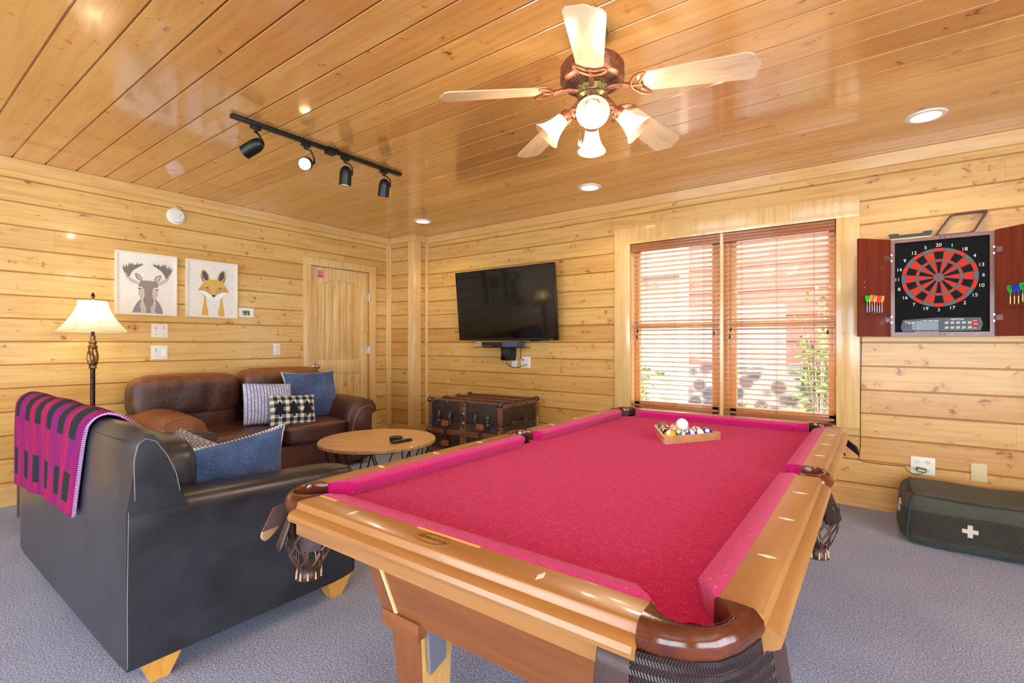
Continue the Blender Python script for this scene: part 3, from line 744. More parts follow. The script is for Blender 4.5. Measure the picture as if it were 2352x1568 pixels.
for sx in (-1, 1):
    g = G(); c = sx*(hw-.205)/2; g.rbox((c, y0+.53, .375), ((hw-.205)/2-.003, .375, .085), 7, 14, amp=.006); g.build('seat_cushion', m_blk, LS, ang=180)
    g = G(); g.rbox((c, y0+.235, .60), ((hw-.205)/2-.004, .085, .20), 5, 12, amp=.008); g.build('back_cushion', m_blk, LS, ang=180)
# ================================================================ pillows
def pillow_mesh(w, h, t, ear=.05, n=22, amp=.006, seed=0):
    g = G()
    def fn(sg):
        def f(a, b):
            x, z = 2*a-1, 2*b-1
            q = max(0, (1-x*x))*max(0, (1-z*z)); th = t*(q**.42)
            pin = 1-ear*(1-abs(x)**2.2)*abs(z)**4 ; pin2 = 1-ear*(1-abs(z)**2.2)*abs(x)**4
            P = Vector((x*w*pin2, sg*th, z*h*pin)); P.y += amp*noise.noise(Vector((x*2.2+seed, z*2.2, sg*3)))*min(1, q*4)
            return P
        return f
    g.grid(fn(-1), n, n, uv=True); g.grid(fn(1), n, n, uv=True)
    bmesh.ops.remove_doubles(g.bm, verts=g.bm.verts[:], dist=1e-5)
    return g
def edge_pts(w, h, ear, n=26):
    out = []
    for k in range(4):
        for i in range(n):
            s = 2*i/n-1; x, z = [(s, -1), (1, s), (-s, 1), (-1, -s)][k]
            pin = 1-ear*(1-abs(x)**2.2)*abs(z)**4; pin2 = 1-ear*(1-abs(z)**2.2)*abs(x)**4
            out.append(Vector((x*w*pin2, 0, z*h*pin)))
    return out
def whip(w, h, ear, par, n=30, r=.0022, sz=.013):
    g = G(); P = edge_pts(w, h, ear, n); m = len(P)
    for i in range(m):
        p, q = P[i], P[(i+1) % m]; inn = -p.normalized()*sz
        g.tube([p+inn+Vector((0, -.011, 0)), p-inn*.15, q+inn*.95+Vector((0, -.011, 0))], r, 4); g.tube([p+inn+Vector((0, .011, 0)), p-inn*.15, q+inn*.95+Vector((0, .011, 0))], r, 4)
    return lab(g.build('blanket_stitch', m_white2, par), 'white blanket stitching')
m_white2 = M_('white_yarn', sl(236,236,236), .9)
m_denim, t = pbr('denim', rough=.95, sheen=.25, spec=.1); o = t.obj(); P = t.sep(o)
n1 = t.noise(t.com(t.m('MULTIPLY', P[0], 420), t.m('MULTIPLY', P[1], 420), t.m('MULTIPLY', P[2], 90)), 1, 2, .6); n2 = t.noise(o, 7, 4, .65)
t._in(t.b.inputs['Base Color'], t.ramp(t.m('ADD', t.m('MULTIPLY', n1, .6), t.m('MULTIPLY', n2, .4)), [(.34, sl(44,58,92)), (.5, sl(68,90,132)), (.68, sl(106,130,170))]))
t._in(t.b.inputs['Normal'], t.bump(t.m('ADD', n1, n2), .4, .006))
m_knit, t = pbr('navy_and_white_knit', rough=.95); u = t.uv()
br = t.new('ShaderNodeTexBrick', {'Vector': t.vm('MULTIPLY', t.com(t.sep(u)[1], t.sep(u)[0], 0), (22, 13, 1)), 'Color1': sl(212,218,244), 'Color2': sl(184,192,226), 'Mortar': sl(40,50,112), 'Scale': 1, 'Mortar Size': .08, 'Mortar Smooth': .2, 'Brick Width': 1, 'Row Height': .8})
t._in(t.b.inputs['Base Color'], br.outputs[0]); t._in(t.b.inputs['Normal'], t.bump(br.outputs[1], .6, .006))
m_plaid, t = pbr('black_and_cream_plaid', rough=.95); u = t.sep(t.uv())
a = t.m('GREATER_THAN', t.m('FRACT', t.m('MULTIPLY', u[0], 6.5)), .5); b = t.m('GREATER_THAN', t.m('FRACT', t.m('MULTIPLY', u[1], 4.3)), .5); s_ = t.m('MULTIPLY', t.m('ADD', a, b), .5)
t._in(t.b.inputs['Base Color'], t.ramp(s_, [(0, sl(236,232,214)), (.34, sl(126,134,140)), (.8, sl(26,30,44))], 'CONSTANT'))
m_tree = M_('black_tree_applique', sl(16,20,30), .9)
def pillow(label, loc, rot, w, h, t, mat, ear, group, seed=0, seamed=False, name='throw_pillow'):
    p = thing(name, label, 'pillow', loc, 0, group); p.rotation_euler = rot
    body = pillow_mesh(w, h, t, ear, seed=seed).build('pillow_cover', mat, p, ang=180); return p, body
SP = 'throw pillows on the brown sofa'; LP = 'throw pillows on the black loveseat'
# on the brown sofa (they face +x)
p, b = pillow('large blue denim pillow with white stitched edge in the right corner of the brown sofa', (-4.50, 2.745, .69), (R(-16), 0, R(90)), .285, .235, .075, m_denim, .10, SP, 1)
whip(.285, .235, .10, b)
p, b = pillow('square navy and white knit pillow, left of the three on the brown sofa', (-4.36, 2.235, .655), (R(-14), R(4), R(86)), .215, .185, .065, m_knit, .03, SP, 2)
p, b = pillow('black and cream plaid lumbar pillow with three pine trees', (-4.215, 2.385, .595), (R(-16), R(3), R(83)), .205, .135, .05, m_plaid, .04, SP, 3)
for i, tx in enumerate((-.128, -.01, .112)):
    g = G(); z0 = -.045; k = .94
    pts = [(-.010, -.065), (.010, -.065), (.010, -.042), (.057, -.042), (.034, -.005), (.045, -.005), (.024, .028), (.033, .028), (.012, .055), (.018, .055), (0, .085), (-.018, .055), (-.012, .055), (-.033, .028), (-.024, .028), (-.045, -.005), (-.034, -.005), (-.057, -.042), (-.010, -.042)]
    def yy(x, z):
        X, Z = x/.205, z/.135; q = max(0, 1-X*X)*max(0, 1-Z*Z); return -(.05*q**.42)
    def tr(x, z, e): return (tx+x*k, yy(tx, 0)*1.0-.0015-e, z*k)
    g.prism(pts, lambda x, z: tr(x, z, 0), lambda x, z: tr(x, z, .0025))
    tree = g.build('tree_applique', m_tree, b, ang=0)
# on the loveseat
p, b = pillow('blue denim pillow with white stitched edge leaning inside the near arm of the black loveseat', (-2.335, 1.05, .585), (R(-10), R(6), R(-88)), .235, .205, .062, m_denim, .10, LP, 5)
whip(.235, .205, .10, b)
p, b = pillow('navy and white knit pillow with plain white back lying behind the denim pillow', (-2.72, .99, .585), (R(-22), R(6), R(4)), .235, .165, .06, m_knit, .05, LP, 6)
# ================================================================ magenta throw over the back of the loveseat
m_throw, t = pbr('magenta_wool', rough=1, sheen=.06, spec=.03); u = t.sep(t.uv()); o = t.obj()
col = t.ramp(t.noise(t.com(t.m('MULTIPLY', u[0], 9), t.m('MULTIPLY', u[1], .8), 0), 1.6, 2), [(.36, sl(96,14,112)), (.5, sl(146,12,84)), (.64, sl(176,18,66))])
fz = t.noise(o, 330, 2, .7)
col = t.mix(.35, col, t.ramp(fz, [(.3, sl(60,6,56)), (.7, sl(200,44,124))]))
cu = t.m('FRACT', t.m('ADD', t.m('MULTIPLY', u[0], 6.0), .15)); inx = t.m('MULTIPLY', t.m('GREATER_THAN', cu, .30), t.m('LESS_THAN', cu, .78))
def band(a, b): return t.m('MULTIPLY', t.m('GREATER_THAN', u[1], a), t.m('LESS_THAN', u[1], b))
iny = t.m('MAXIMUM', t.m('MAXIMUM', band(.075, .255), band(.46, .66)), band(.86, .97))
blk = t.m('MULTIPLY', t.m('MULTIPLY', inx, iny), t.m('MULTIPLY', t.m('GREATER_THAN', u[0], .04), t.m('LESS_THAN', u[0], .955)))
col = t.mix(blk, col, t.ramp(fz, [(.3, sl(14,18,24)), (.7, sl(44,52,58))]))
t._in(t.b.inputs['Base Color'], col); t._in(t.b.inputs['Normal'], t.bump(fz, .7, .006))
TH = thing('throw_blanket', 'magenta wool throw with black blocks draped over the back of the black loveseat', 'throw blanket', (lx, ly, 0))
tp = [(-.016, .46), (-.017, .60), (-.017, .75), (-.016, .83), (-.012, .878), (.004, .908), (.030, .925), (.050, .928), (.085, .915), (.128, .872), (.168, .805), (.205, .73)]
TL = [0]
for a, b in zip(tp, tp[1:]): TL.append(TL[-1]+math.hypot(b[0]-a[0], b[1]-a[1]))
def onpath(s):
    d = TL[-1]*s
    for k in range(len(tp)-1):
        if d <= TL[k+1] or k == len(tp)-2:
            q = (d-TL[k])/(TL[k+1]-TL[k]); return tuple(tp[k][i]+(tp[k+1][i]-tp[k][i])*q for i in (0, 1))
def thr(a, b):
    x0, x1 = -3.70, -2.585+.27*min(1, b*1.05)
    low = .0+.085*a*(1-b)**2
    d, z = onpath(b); x = x0+(x1-x0)*a
    if b < .5: z = z + (.055*a-.01)*(1-b/.5)
    return (x-lx, y0+d-.004*math.sin(a*23)*(1-b)-.006*(1-b)*math.sin(a*7+1), z+.003*math.sin(a*17))
g = G(); g.grid(thr, 50, 46, uv=True); tb = g.build('wool_sheet', m_throw, TH, solid=.012, ang=180)
m_puryarn = M_('violet_edge_yarn', sl(140,40,160), .9)
g = G(); ed = [Vector(thr(1, j/40)) for j in range(41)]; 
for k in range(40):
    for w in range(2):
        p = ed[k].lerp(ed[k+1], w/2+.1); q = ed[k].lerp(ed[k+1], w/2+.45); g.tube([p+Vector((.004, -.006, 0)), (p+q)/2+Vector((.009, 0, 0)), q+Vector((.004, .006, .004))], .0022, 4)
g.build('edge_stitching', M_('lilac_edge_yarn', sl(196,170,214), .9), tb)
# ================================================================ brown leather sofa along the left wall
m_brn = leather('brown_leather', sl(58,31,25), sl(92,53,40), rough=.33, sc=3.5, fine=300, wr=.7, st=.6, worn=(.86, 1.0, sl(140,84,48)))
m_tan = leather('worn_tan_leather', sl(116,66,34), sl(150,92,52), rough=.42, sc=4, fine=300, wr=.5, st=.5)
m_tanst = M_('tan_thread', sl(196,160,130), .8)
SX, SY = -4.58, 2.29
SO = thing('sofa', 'brown leather two-cushion sofa with rolled arms along the left wall', 'sofa', (SX, SY, 0))
ya, yb = 1.37-SY, 3.19-SY; xb, xf = -5.04-SX, -4.10-SX
g = G(); g.box(xb+.02, xf-.02, ya+.06, yb-.06, .03, .30, .03); g.build('base_frame', m_brn, SO)
g = G(); g.box(xb, xb+.12, ya+.03, yb-.03, .05, .84, .04); g.build('back_frame', m_brn, SO)
mids = (1.66-SY, 2.235-SY, 2.885-SY)
for a, b in zip(mids, mids[1:]):
    g = G(); g.rbox(((xb+.20+xf+.05)/2, (a+b)/2, .385), ((xf+.05-xb-.20)/2, (b-a)/2-.002, .098), 5.5, 18, amp=.010, fr=5); sc_ = g.build('seat_cushion', m_brn, SO, ang=180)
    for dz in (0, .012):
        g = G(); g.tube([(xf+.042-.006*(dz > 0), y, .452+dz) for y in [a+.03+(b-a-.06)*i/10 for i in range(11)]], .0014, 4); g.build('seat_seam', m_tanst, sc_)
def crease(P): return P
for (a, b, zt, m) in ((1.335-SY, 2.185-SY, .93, m_brn), (2.19-SY, 3.02-SY, .95, m_brn)):
    g = G(); yc, hy = (a+b)/2, (b-a)/2
    def fn(P):
        # gathered at the ends, sagging middle, wrinkles running across
        s = P.y/hy; q = abs(s)
        k = 1-.16*max(0, (q-.78)/.22)**2
        w = .007*noise.noise(Vector((P.y*16, P.z*3, 1.3)))+.006*noise.noise(Vector((P.y*6, P.z*9, 4.3)))
        return (P.x*k+w, P.y, P.z*k+w*.6-.012*(1-q*q)*0)
    g.rbox((xb+.20, yc, zt-.185), (.15, hy, .185), 4.6, 30, fn=fn, amp=.008, fr=7); hc_ = g.build('back_cushion', m, SO, ang=180)
    g = G(); g.tube([(xb+.20+.147*math.cos(R(q))*.80, a+.085, zt-.185+.172*math.sin(R(q))) for q in range(-50, 121, 10)], .0022, 5); g.build('cushion_seam', m_tanst, hc_)
    g = G(); g.rbox((xb+.235, yc, .52), (.10, hy-.05, .13), 4, 16, amp=.012, fr=9); g.build('lumbar_cushion', m_brn, SO, ang=180)
def armshape(yi, yo, front):
    """cross section in y,z: inner side up, roll over, outer overhang, panel down"""
    s = 1 if yo > yi else -1; w = abs(yo-yi)
    return [(yi, .06), (yi, .40), (yi+s*.012, .52), (yi+s*.05, .605), (yi+s*.12, .648), (yi+s*.20, .655), (yo-s*.04, .63), (yo-s*.004, .585), (yo, .55), (yo-s*.012, .525), (yo-s*.045, .522), (yo-s*.058, .49), (yo-s*.06, .30), (yo-s*.06, .06)]
for yi, yo, mt in ((1.675-SY, 1.33-SY, m_tan), (2.875-SY, 3.225-SY, m_brn)):
    g = G(); pr = armshape(yi, yo, 0); cy = (yi+yo)/2; rr = []
    for x, k, dz in ((xb+.05, .94, -.03), (xb+.10, 1, -.005), (xb+.35, 1, .012), (xf-.20, 1, .005), (xf-.07, 1, -.004), (xf-.02, .97, -.012), (xf, .90, -.03)):
        rr.append([(x, cy+(y-cy)*(k if z > .1 else 1), .06+(z-.06)*(1 if z < .1 else 1)+(dz if z > .3 else 0)) for y, z in pr])
    g.rings(rr); ar = g.build('arm', mt, SO, ang=55)
    g = G(); s = 1 if yo > yi else -1
    g.tube([(xf+.001, yi+s*.05, .10), (xf+.001, yi+s*.055, .36), (xf+.001, yi+s*.085, .47), (xf+.001, yi+s*.14, .55), (xf+.001, yo-s*.10, .575), (xf+.001, yo-s*.055, .54)], .0022, 5); g.build('arm_seam', m_tanst, ar)
    g = G(); g.tube([(xf+.001, yi+s*.085, .10), (xf+.001, yi+s*.10, .36), (xf+.001, yo-s*.115, .49), (xf+.001, yo-s*.075, .52)], .003, 5); g.build('arm_piping', m_brn, ar)
for x in (xb+.08, xf-.10):
    for y in (ya+.12, yb-.12): 
        g = G(); g.cyl((x, y, 0), (x, y, .05), .025, .03); g.build('foot', m_black, SO)
# ================================================================ end table between loveseat and wall, floor lamp
m_dkwood = wood('dark_end_table_wood', sl(88,64,48), sl(116,88,66), along=2, sc=24, rough=.4)
m_tabtop = wood('grey_washed_top', sl(168,150,136), sl(196,180,166), along=0, sc=24, rough=.4)
ET = thing('end_table', 'dark wooden end table with pale top behind the left end of the loveseat', 'end table', (-4.50, .86, 0))
g = G(); g.box(-.31, .33, -.17, .09, .595, .62, .003); g.build('table_top', m_tabtop, ET)
for x in (-.27, .27): 
    g = G(); g.box(x, x+.03, -.16, .08, 0, .595, .002); g.build('side_panel', m_dkwood, ET)
g = G(); g.box(-.24, .27, -.15, .07, .14, .16); g.build('shelf', m_dkwood, ET)
m_bronze, t = pbr('bronze_lamp_metal', rough=.35, metal=.75); o = t.obj()
t._in(t.b.inputs['Base Color'], t.ramp(t.noise(o, 60, 3), [(.35, sl(28,22,22)), (.7, sl(70,50,38))]))
m_gold, t = pbr('antique_gold', rough=.35, metal=.7); t._in(t.b.inputs['Base Color'], t.ramp(t.noise(t.obj(), 50, 3), [(.35, sl(48,32,22)), (.65, sl(172,124,70))]))
LMX, LMY = -4.81, 1.118
FL = thing('floor_lamp', 'lit floor lamp with cream bell shade on a dark twisted pole by the left wall', 'floor lamp', (LMX, LMY, 0))
g = G(); g.lathe([(.15, 0), (.15, .012), (.13, .025), (.06, .045), (.03, .07), (.018, .10)], 32); g.build('base', m_bronze, FL)
g = G(); g.lathe([(.0155, .09), (.0155, 1.02)], 16); g.lathe([(.012, 1.02), (.010, 1.515)], 12); pole = g.build('pole', m_bronze, FL)
g = G(); rr = []
prof = [(.017, .995), (.026, 1.005), (.021, 1.02), (.030, 1.04), (.034, 1.07), (.033, 1.10), (.024, 1.145), (.030, 1.165), (.019, 1.185), (.027, 1.20), (.017, 1.215), (.016, 1.26)]
pz = []
for (r0, z0_), (r1, z1_) in zip(prof, prof[1:]):
    for k in range(4): pz.append((r0+(r1-r0)*k/4, z0_+(z1_-z0_)*k/4))
for r, z in pz:
    tw = (z-1.0)*26; fl = .13 if 1.02 < z < 1.15 else .03
    rr.append([(r*(1+fl*math.cos(6*(2*PI*j/36)+tw*6/6))*math.cos(2*PI*j/36), r*(1+fl*math.cos(6*(2*PI*j/36)+tw))*math.sin(2*PI*j/36), z) for j in range(36)])
g.rings(rr); g.build('twisted_stem', m_gold, FL, ang=60)
m_shade, t = pbr('cream_lampshade'); t.n.remove(t.b)
d = t.new('ShaderNodeBsdfDiffuse', {'Color': sl(250,238,214)}); tr = t.new('ShaderNodeBsdfTranslucent', {'Color': sl(254,240,212)}); tp_ = t.new('ShaderNodeBsdfTransparent', {'Color': sl(250,230,190)})
m1 = t.new('ShaderNodeMixShader', {0: .6}); t.l.new(d.outputs[0], m1.inputs[1]); t.l.new(tr.outputs[0], m1.inputs[2])
m2 = t.new('ShaderNodeMixShader', {0: .10}); t.l.new(m1.outputs[0], m2.inputs[1]); t.l.new(tp_.outputs[0], m2.inputs[2]); t.l.new(m2.outputs[0], t.n['Material Output'].inputs[0])
g = G(); rr = []
for i in range(15):
    s = i/14; z = 1.515-.235*s; r = .088+.122*(s**1.7)+.004*s
    rr.append([(r*(1+.012*abs(math.cos(4*a)))*math.cos(a), r*(1+.012*abs(math.cos(4*a)))*math.sin(a), z) for a in [2*PI*j/64 for j in range(64)]])
g.rings(rr, cap=False); shd = g.build('lamp_shade', m_shade, FL, ang=60)
m_trimcl = M_('shade_binding', sl(214,200,170), .8)
g = G(); 
for r, z in ((.092, 1.515), (.215, 1.28)): g.tube([(r*math.cos(2*PI*j/40), r*math.sin(2*PI*j/40), z) for j in range(40)], .003, 5, closed=True)
for k in range(8):
    a = 2*PI*k/8+PI/8*0; g.tube([((.0905+.124*(s**1.7)+.004*s)*math.cos(a), (.0905+.124*(s**1.7)+.004*s)*math.sin(a), 1.515-.235*s) for s in [i/10 for i in range(11)]], .0016, 4)
g.build('shade_binding', m_trimcl, shd)
m_bulb = M_('lit_bulb', (1, .9, .7, 1), .4, emit=(1, .82, .55, 1), es=14)
g = G(); g.sphere((0, 0, 1.40), .032); g.build('bulb', m_bulb, FL, ang=180)
g = G(); g.lathe([(.004, 1.52), (.013, 1.53), (.008, 1.54), (.014, 1.548), (.011, 1.562), (.006, 1.572), (.003, 1.58)], 14); g.build('finial', m_gold, FL)
LAMPL = (LMX, LMY, 1.40)
# ================================================================ round coffee table
CTX, CTY, CTZ = -3.12, 2.46, .455
m_ctop = wood('warm_plank_top', sl(190,146,98), sl(214,174,126), along=0, sc=16, rough=.35)
m_cedge = wood('weathered_table_edge', sl(150,116,80), sl(206,170,124), along=2, sc=30, rough=.6)
m_wire = M_('black_wire', sl(16,16,18), .45, metal=.3)
CT = thing('coffee_table', 'round coffee table with plank top on a black wire base', 'coffee table', (CTX, CTY, 0)); CT.rotation_euler.z = R(35)
g = G(); g.lathe([(.438, CTZ-.026), (.44, CTZ-.022), (.44, CTZ-.004), (.436, CTZ)], 72); top = g.build('table_top', m_ctop, CT, ang=30)
g = G(); g.rings([[(r*math.cos(2*PI*j/72), r*math.sin(2*PI*j/72), z) for j in range(72)] for r, z in ((.439, CTZ-.026), (.4415, CTZ-.024), (.4415, CTZ-.007), (.439, CTZ-.006))], closed=True); g.build('table_edge', m_cedge, top, ang=30)
g = G(); 
for r, z in ((.40, CTZ-.032), (.29, .008)): g.tube([(r*math.cos(2*PI*j/48), r*math.sin(2*PI*j/48), z) for j in range(48)], .0055, 6, closed=True)
g.build('base_ring', m_wire, CT)
nr = 9
for i in range(nr):
    for sg in (.5, -.5):
        a = 2*PI*i/nr; b = a+sg*2*PI/nr*1.15
        g = G(); g.tube([(.40*math.cos(a), .40*math.sin(a), CTZ-.034), (.29*math.cos(b), .29*math.sin(b), .008)], .005, 6); g.build('wire_strut', m_wire, CT)
q = atZ(CTZ, 908, 1013)
g = G(); g.lathe([(.047, 0), (.0485, .003), (.0485, .010), (.0475, .011), (.0485, .012), (.0485, .019), (.0475, .020), (.0485, .021), (.0485, .029), (.046, .032), (.04, .0325)], 36)
e = g.build('speaker_puck', m_black, ang=35); e.location = (q.x-.01, q.y+.015, CTZ); tag(e, 'small round black smart speaker on the coffee table', 'speaker')
q0, q1 = atZ(CTZ+.01, 903, 1013), atZ(CTZ+.01, 943, 1006); mid = (q0+q1)/2; dr = q1-q0
RM = thing('remote_control', 'black remote control beside the round speaker on the coffee table', 'remote control', (mid.x+.03, mid.y-.03, CTZ), math.atan2(dr.y, dr.x))
g = G(); g.box(-.085, .085, -.021, .021, 0, .018, .006, 3); rb = g.build('body', m_black, RM)
m_btn = M_('grey_buttons', sl(120,120,140), .5)
for i in range(6):
    for j in (-1, 0, 1):
        g = G(); g.box(-.065+i*.02-.005, -.065+i*.02+.005, j*.011-.003, j*.011+.003, .0178, .0195); g.build('button', m_btn, rb, ang=0)
# ================================================================ television on its wall mount
tt = math.atan2(.08, .79); TVW, TVH = 1.342, .787
TV = thing('television', 'black flat screen television tilted down on the pine wall above the trunk', 'television', (-3.285, 4.30, 1.226)); TV.rotation_euler.x = tt
m_tvs, t = pbr('dark_screen', sl(5,4,4), .07, spec=.4, coat=0)
m_gloss = M_('gloss_black', sl(10,10,11), .12)
w = TVW/2
g = G(); g.box(-w, w, 0, .035, 0, TVH, .004); g.box(-w*.7, w*.7, .035, .065, .06, TVH-.12, .02); g.build('cabinet', m_black, TV)
g = G(); g.box(-w+.012, w-.012, -.0012, .001, .022, TVH-.012); scr = g.build('screen', m_tvs, TV, ang=0)
g = G(); bz = [(-w, w, -.004, .004, 0, .02), (-w, w, -.004, .004, TVH-.011, TVH), (-w, -w+.011, -.004, .004, 0, TVH), (w-.011, w, -.004, .004, 0, TVH)]
for b in bz: g.box(*b, bev=.0015)
g.build('bezel', m_gloss, TV)
g = G(); g.text('VIZIO', .014, TR(w-.07, -.0042, .010) @ VERT, .0003); g.build('badge', M_('grey_badge', sl(150,150,155), .4), TV, ang=0)
g = G(); g.box(.33, .45, -.002, .02, -.012, .002, .004); g.build('sensor_bump', m_black, TV)
g = G(); g.box(-.12, .12, .065, .085, .25, .55); g.box(-.02, .02, .085, .122, .36, .44); mt = g.build('wall_bracket', m_black, TV); mt['label'] = 'black steel wall bracket'
# small shelf with a cable box below
y_ = 4.30
SH = thing('media_shelf', 'small black shelf on a cable column under the television', 'shelf', (-3.35, YB, 1.145))
g = G(); g.box(-.33, .33, -.20, -.01, 0, .006, .002); g.build('shelf_plate', m_black, SH)
g = G(); g.box(.01, .13, -.13, 0, -.14, 0, .004); sc2 = g.build('cable_column', m_black, SH)
g = G(); g.box(.022, .075, -.133, -.129, -.13, -.012, .001); g.build('column_cover', m_gloss, sc2)
m_greyfront = M_('grey_box_front', sl(70,80,100), .35)
CB = thing('cable_box', 'flat black set-top box on the shelf under the television', 'set-top box', (-3.38, YB-.10, 1.1512))
g = G(); g.box(-.20, .10, -.07, .07, 0, .052, .004); g.build('case', m_black, CB)
g = G(); g.box(-.19, -.06, -.0725, -.0695, .010, .016); g.build('port_row', m_btn, CB, ang=0)
GB = thing('router_box', 'blue-grey box standing beside the set-top box under the television', 'router', (-3.19, YB-.115, 1.1512))
g = G(); g.box(-.085, .115, -.08, .06, 0, .062, .008); g.build('case', m_greyfront, GB)
g = G()
for i in range(4): g.tube([(-.22-.008*i, -.02+.01*i, .012), (-.27-.01*i, -.05, .02+.006*i), (-.285, -.07, .035+.004*i), (-.25, -.08, .05+.003*i), (-.205, -.06, .045)], .0022, 5)
cb = g.build('cable_bundle', M_('white_cable', sl(190,200,196), .5)); cb.location = (-3.38, YB-.10, 1.1512); tag(cb, 'loop of pale cables hanging at the left end of the set-top box', 'cable')
# ================================================================ switch plates, outlets, detector
m_gold2 = M_('gilt_print', sl(206,170,70), .5); m_dark = M_('dark_slot', sl(60,50,44), .6)
def plate(name, label, cat, u0, u1, z0, z1, wall, mat=None):
    o = thing(name, label, cat, (XL, (u0+u1)/2, (z0+z1)/2) if wall == 'L' else ((u0+u1)/2, YB, (z0+z1)/2), PI/2 if wall == 'L' else 0)
    g = G(); w, h = (u1-u0)/2, (z1-z0)/2; g.box(-w, w, -.007, .001, -h, h, .003); p = g.build('plate', mat or m_white, o); return o, p
def toggle(par, x, deco=True):
    g = G(); g.box(x-.006, x+.006, -.018, -.006, -.012, .010, .002); q = g.build('toggle', m_white, par)
    for z in (-.034, .034):
        g = G(); g.cyl((x, -.0085, z), (x, -.006, z), .0032, n=8); g.build('screw', m_dark, par)
    g = G(); g.box(x-.004, x+.004, -.0083, -.0065, .016, .024); g.box(x-.017, x+.017, -.0083, -.0065, .019, .0215); g.box(x-.0012, x+.0012, -.0083, -.0065, .014, .034); g.build('gilt_motif', m_gold2, par, ang=0)
o, p = plate('switch_plate', 'white double switch plate under the moose picture, upper of two', 'switch plate', 1.587, 1.712, 1.243, 1.363, 'L'); toggle(o, -.03); toggle(o, .03)
o, p = plate('switch_plate', 'white double switch plate with one wide rocker, lower of two under the moose picture', 'switch plate', 1.585, 1.712, 1.049, 1.173, 'L'); toggle(o, -.03)
g = G(); g.box(.014, .05, -.010, -.006, -.034, .034, .003); g.build('rocker', M_('bright_white_rocker', sl(246,246,246), .35), o)
o, p = plate('switch_plate', 'white single switch plate on the pine wall beside the door', 'switch plate', 2.670, 2.746, 1.067, 1.187, 'L'); toggle(o, 0)
def sockets(par, xs, zs):
    for x in xs:
        for z in zs:
            g = G(); g.lathe([(.0165, 0), (.0165, .003), (.015, .0035)], 24, (x, -.0065, z), Matrix.Rotation(PI/2, 4, 'X')); s = g.build('socket', m_white, par)
            g = G(); g.box(x-.0075, x-.0055, -.0108, -.0099, z-.001, z+.008); g.box(x+.0055, x+.0075, -.0108, -.0099, z-.001, z+.008); g.cyl((x, -.0108, z-.007), (x, -.0099, z-.007), .0025, n=10); g.build('slots', m_dark, s, ang=0)
o, p = plate('outlet_plate', 'white four-socket outlet plate with a black plug above the wool pouf', 'outlet', .178, .309, .296, .416, 'B'); sockets(o, (-.028, .028), (.028, -.026))
o2, p = plate('blank_plate', 'ivory blank cover plate on the pine wall right of the outlet', 'cover plate', .487, .566, .294, .411, 'B', m_ivory)
for z in (-.042, .042):
    g = G(); g.cyl((0, -.0085, z), (0, -.006, z), .0035, n=10); g.build('screw', m_ivory, o2)
o, p = plate('outlet_plate', 'white outlet plate under the television with two cords plugged in', 'outlet', -3.157, -3.03, .926, 1.046, 'B'); sockets(o, (-.02, .03), (.026, -.026))
o, p = plate('cable_plate', 'narrow white cable plate half hidden by the cable column', 'cover plate', -3.285, -3.215, .930, 1.042, 'B')
for z in (.012, -.03):
    g = G(); g.cyl((.01, -.02, z), (.01, -.006, z), .005, n=10); g.build('coax_jack', m_chrome, o)
o, p = plate('outlet_plate', 'white outlet plate low on the wall right behind the trunk', 'outlet', -3.01, -2.935, .30, .42, 'B'); sockets(o, (0,), (.026, -.026))
# cords
def cord(name, label, pts, r, mat, parts=()):
    g = G(); g.tube(pts, r, 6); c = g.build(name, mat); tag(c, label, 'cord'); return c
cord('hanging_power_cord', 'black cord running from the television down to the outlet plate', [(-3.12, 4.36, 1.24), (-3.13, 4.38, 1.16), (-3.15, 4.40, 1.09), (-3.14, 4.395, 1.03), (-3.12, 4.39, 1.012), (-3.105, 4.405, 1.010)], .0035, m_black)
cord('looped_power_cord', 'black cord looping from the cable column to the outlet plate under the television', [(-3.30, 4.34, 1.0), (-3.31, 4.36, .965), (-3.29, 4.38, .94), (-3.24, 4.395, .925), (-3.17, 4.40, .93), (-3.12, 4.40, .95), (-3.085, 4.405, .958), (-3.066, 4.405, .961)], .0035, m_black)
C2 = cord('trailing_power_cord', 'thin black cord from the dartboard down the window trim to the outlet', [(-.10, YB-.006, 1.25), (-.104, YB-.006, 1.0), (-.107, YB-.006, .7), (-.106, YB-.006, .46), (-.119, YB-.005, .345), (-.07, YB-.006, .335), (.02, YB-.006, .333), (.13, YB-.006, .336), (.150, YB-.010, .338), (.155, YB-.02, .315), (.19, YB-.03, .297), (.22, YB-.035, .297), (.255, YB-.03, .318)], .0022, m_black)
PL = thing('power_adapter', 'black power adapter with yellow label plugged into the outlet above the pouf', 'plug', (.243, YB-.012, .330), 0)
g = G(); g.box(-.034, .018, -.040, .004, -.011, .013, .004); g.build('body', m_black, PL); PL.rotation_euler.y = R(8)
g = G(); g.box(-.03, .012, -.0412, -.0395, -.006, .006); g.build('label_sticker', M_('yellow_sticker', sl(214,206,110), .6), PL, ang=0)
SD = thing('smoke_detector', 'round white alarm high on the left pine wall above the pictures', 'detector', (XL, 1.772, 2.340), PI/2)
g = G(); g.lathe([(.074, 0), (.074, .012), (.068, .016), (.062, .017), (.060, .034), (.054, .042), (.03, .044), (.002, .044)], 40, (0, .0, 0), Matrix.Rotation(PI/2, 4, 'X')); b = g.build('housing', m_white, SD, ang=35)
g = G(); g.lathe([(.012, 0), (.012, .003), (.009, .004)], 16, (.02, -.043, -.018), Matrix.Rotation(PI/2, 4, 'X')); g.build('test_button', M_('cream_button', sl(214,208,190), .4), b)
g = G(); g.cyl((.03, -.046, .012), (.03, -.042, .012), .003, n=8); g.build('indicator', m_dark, b)
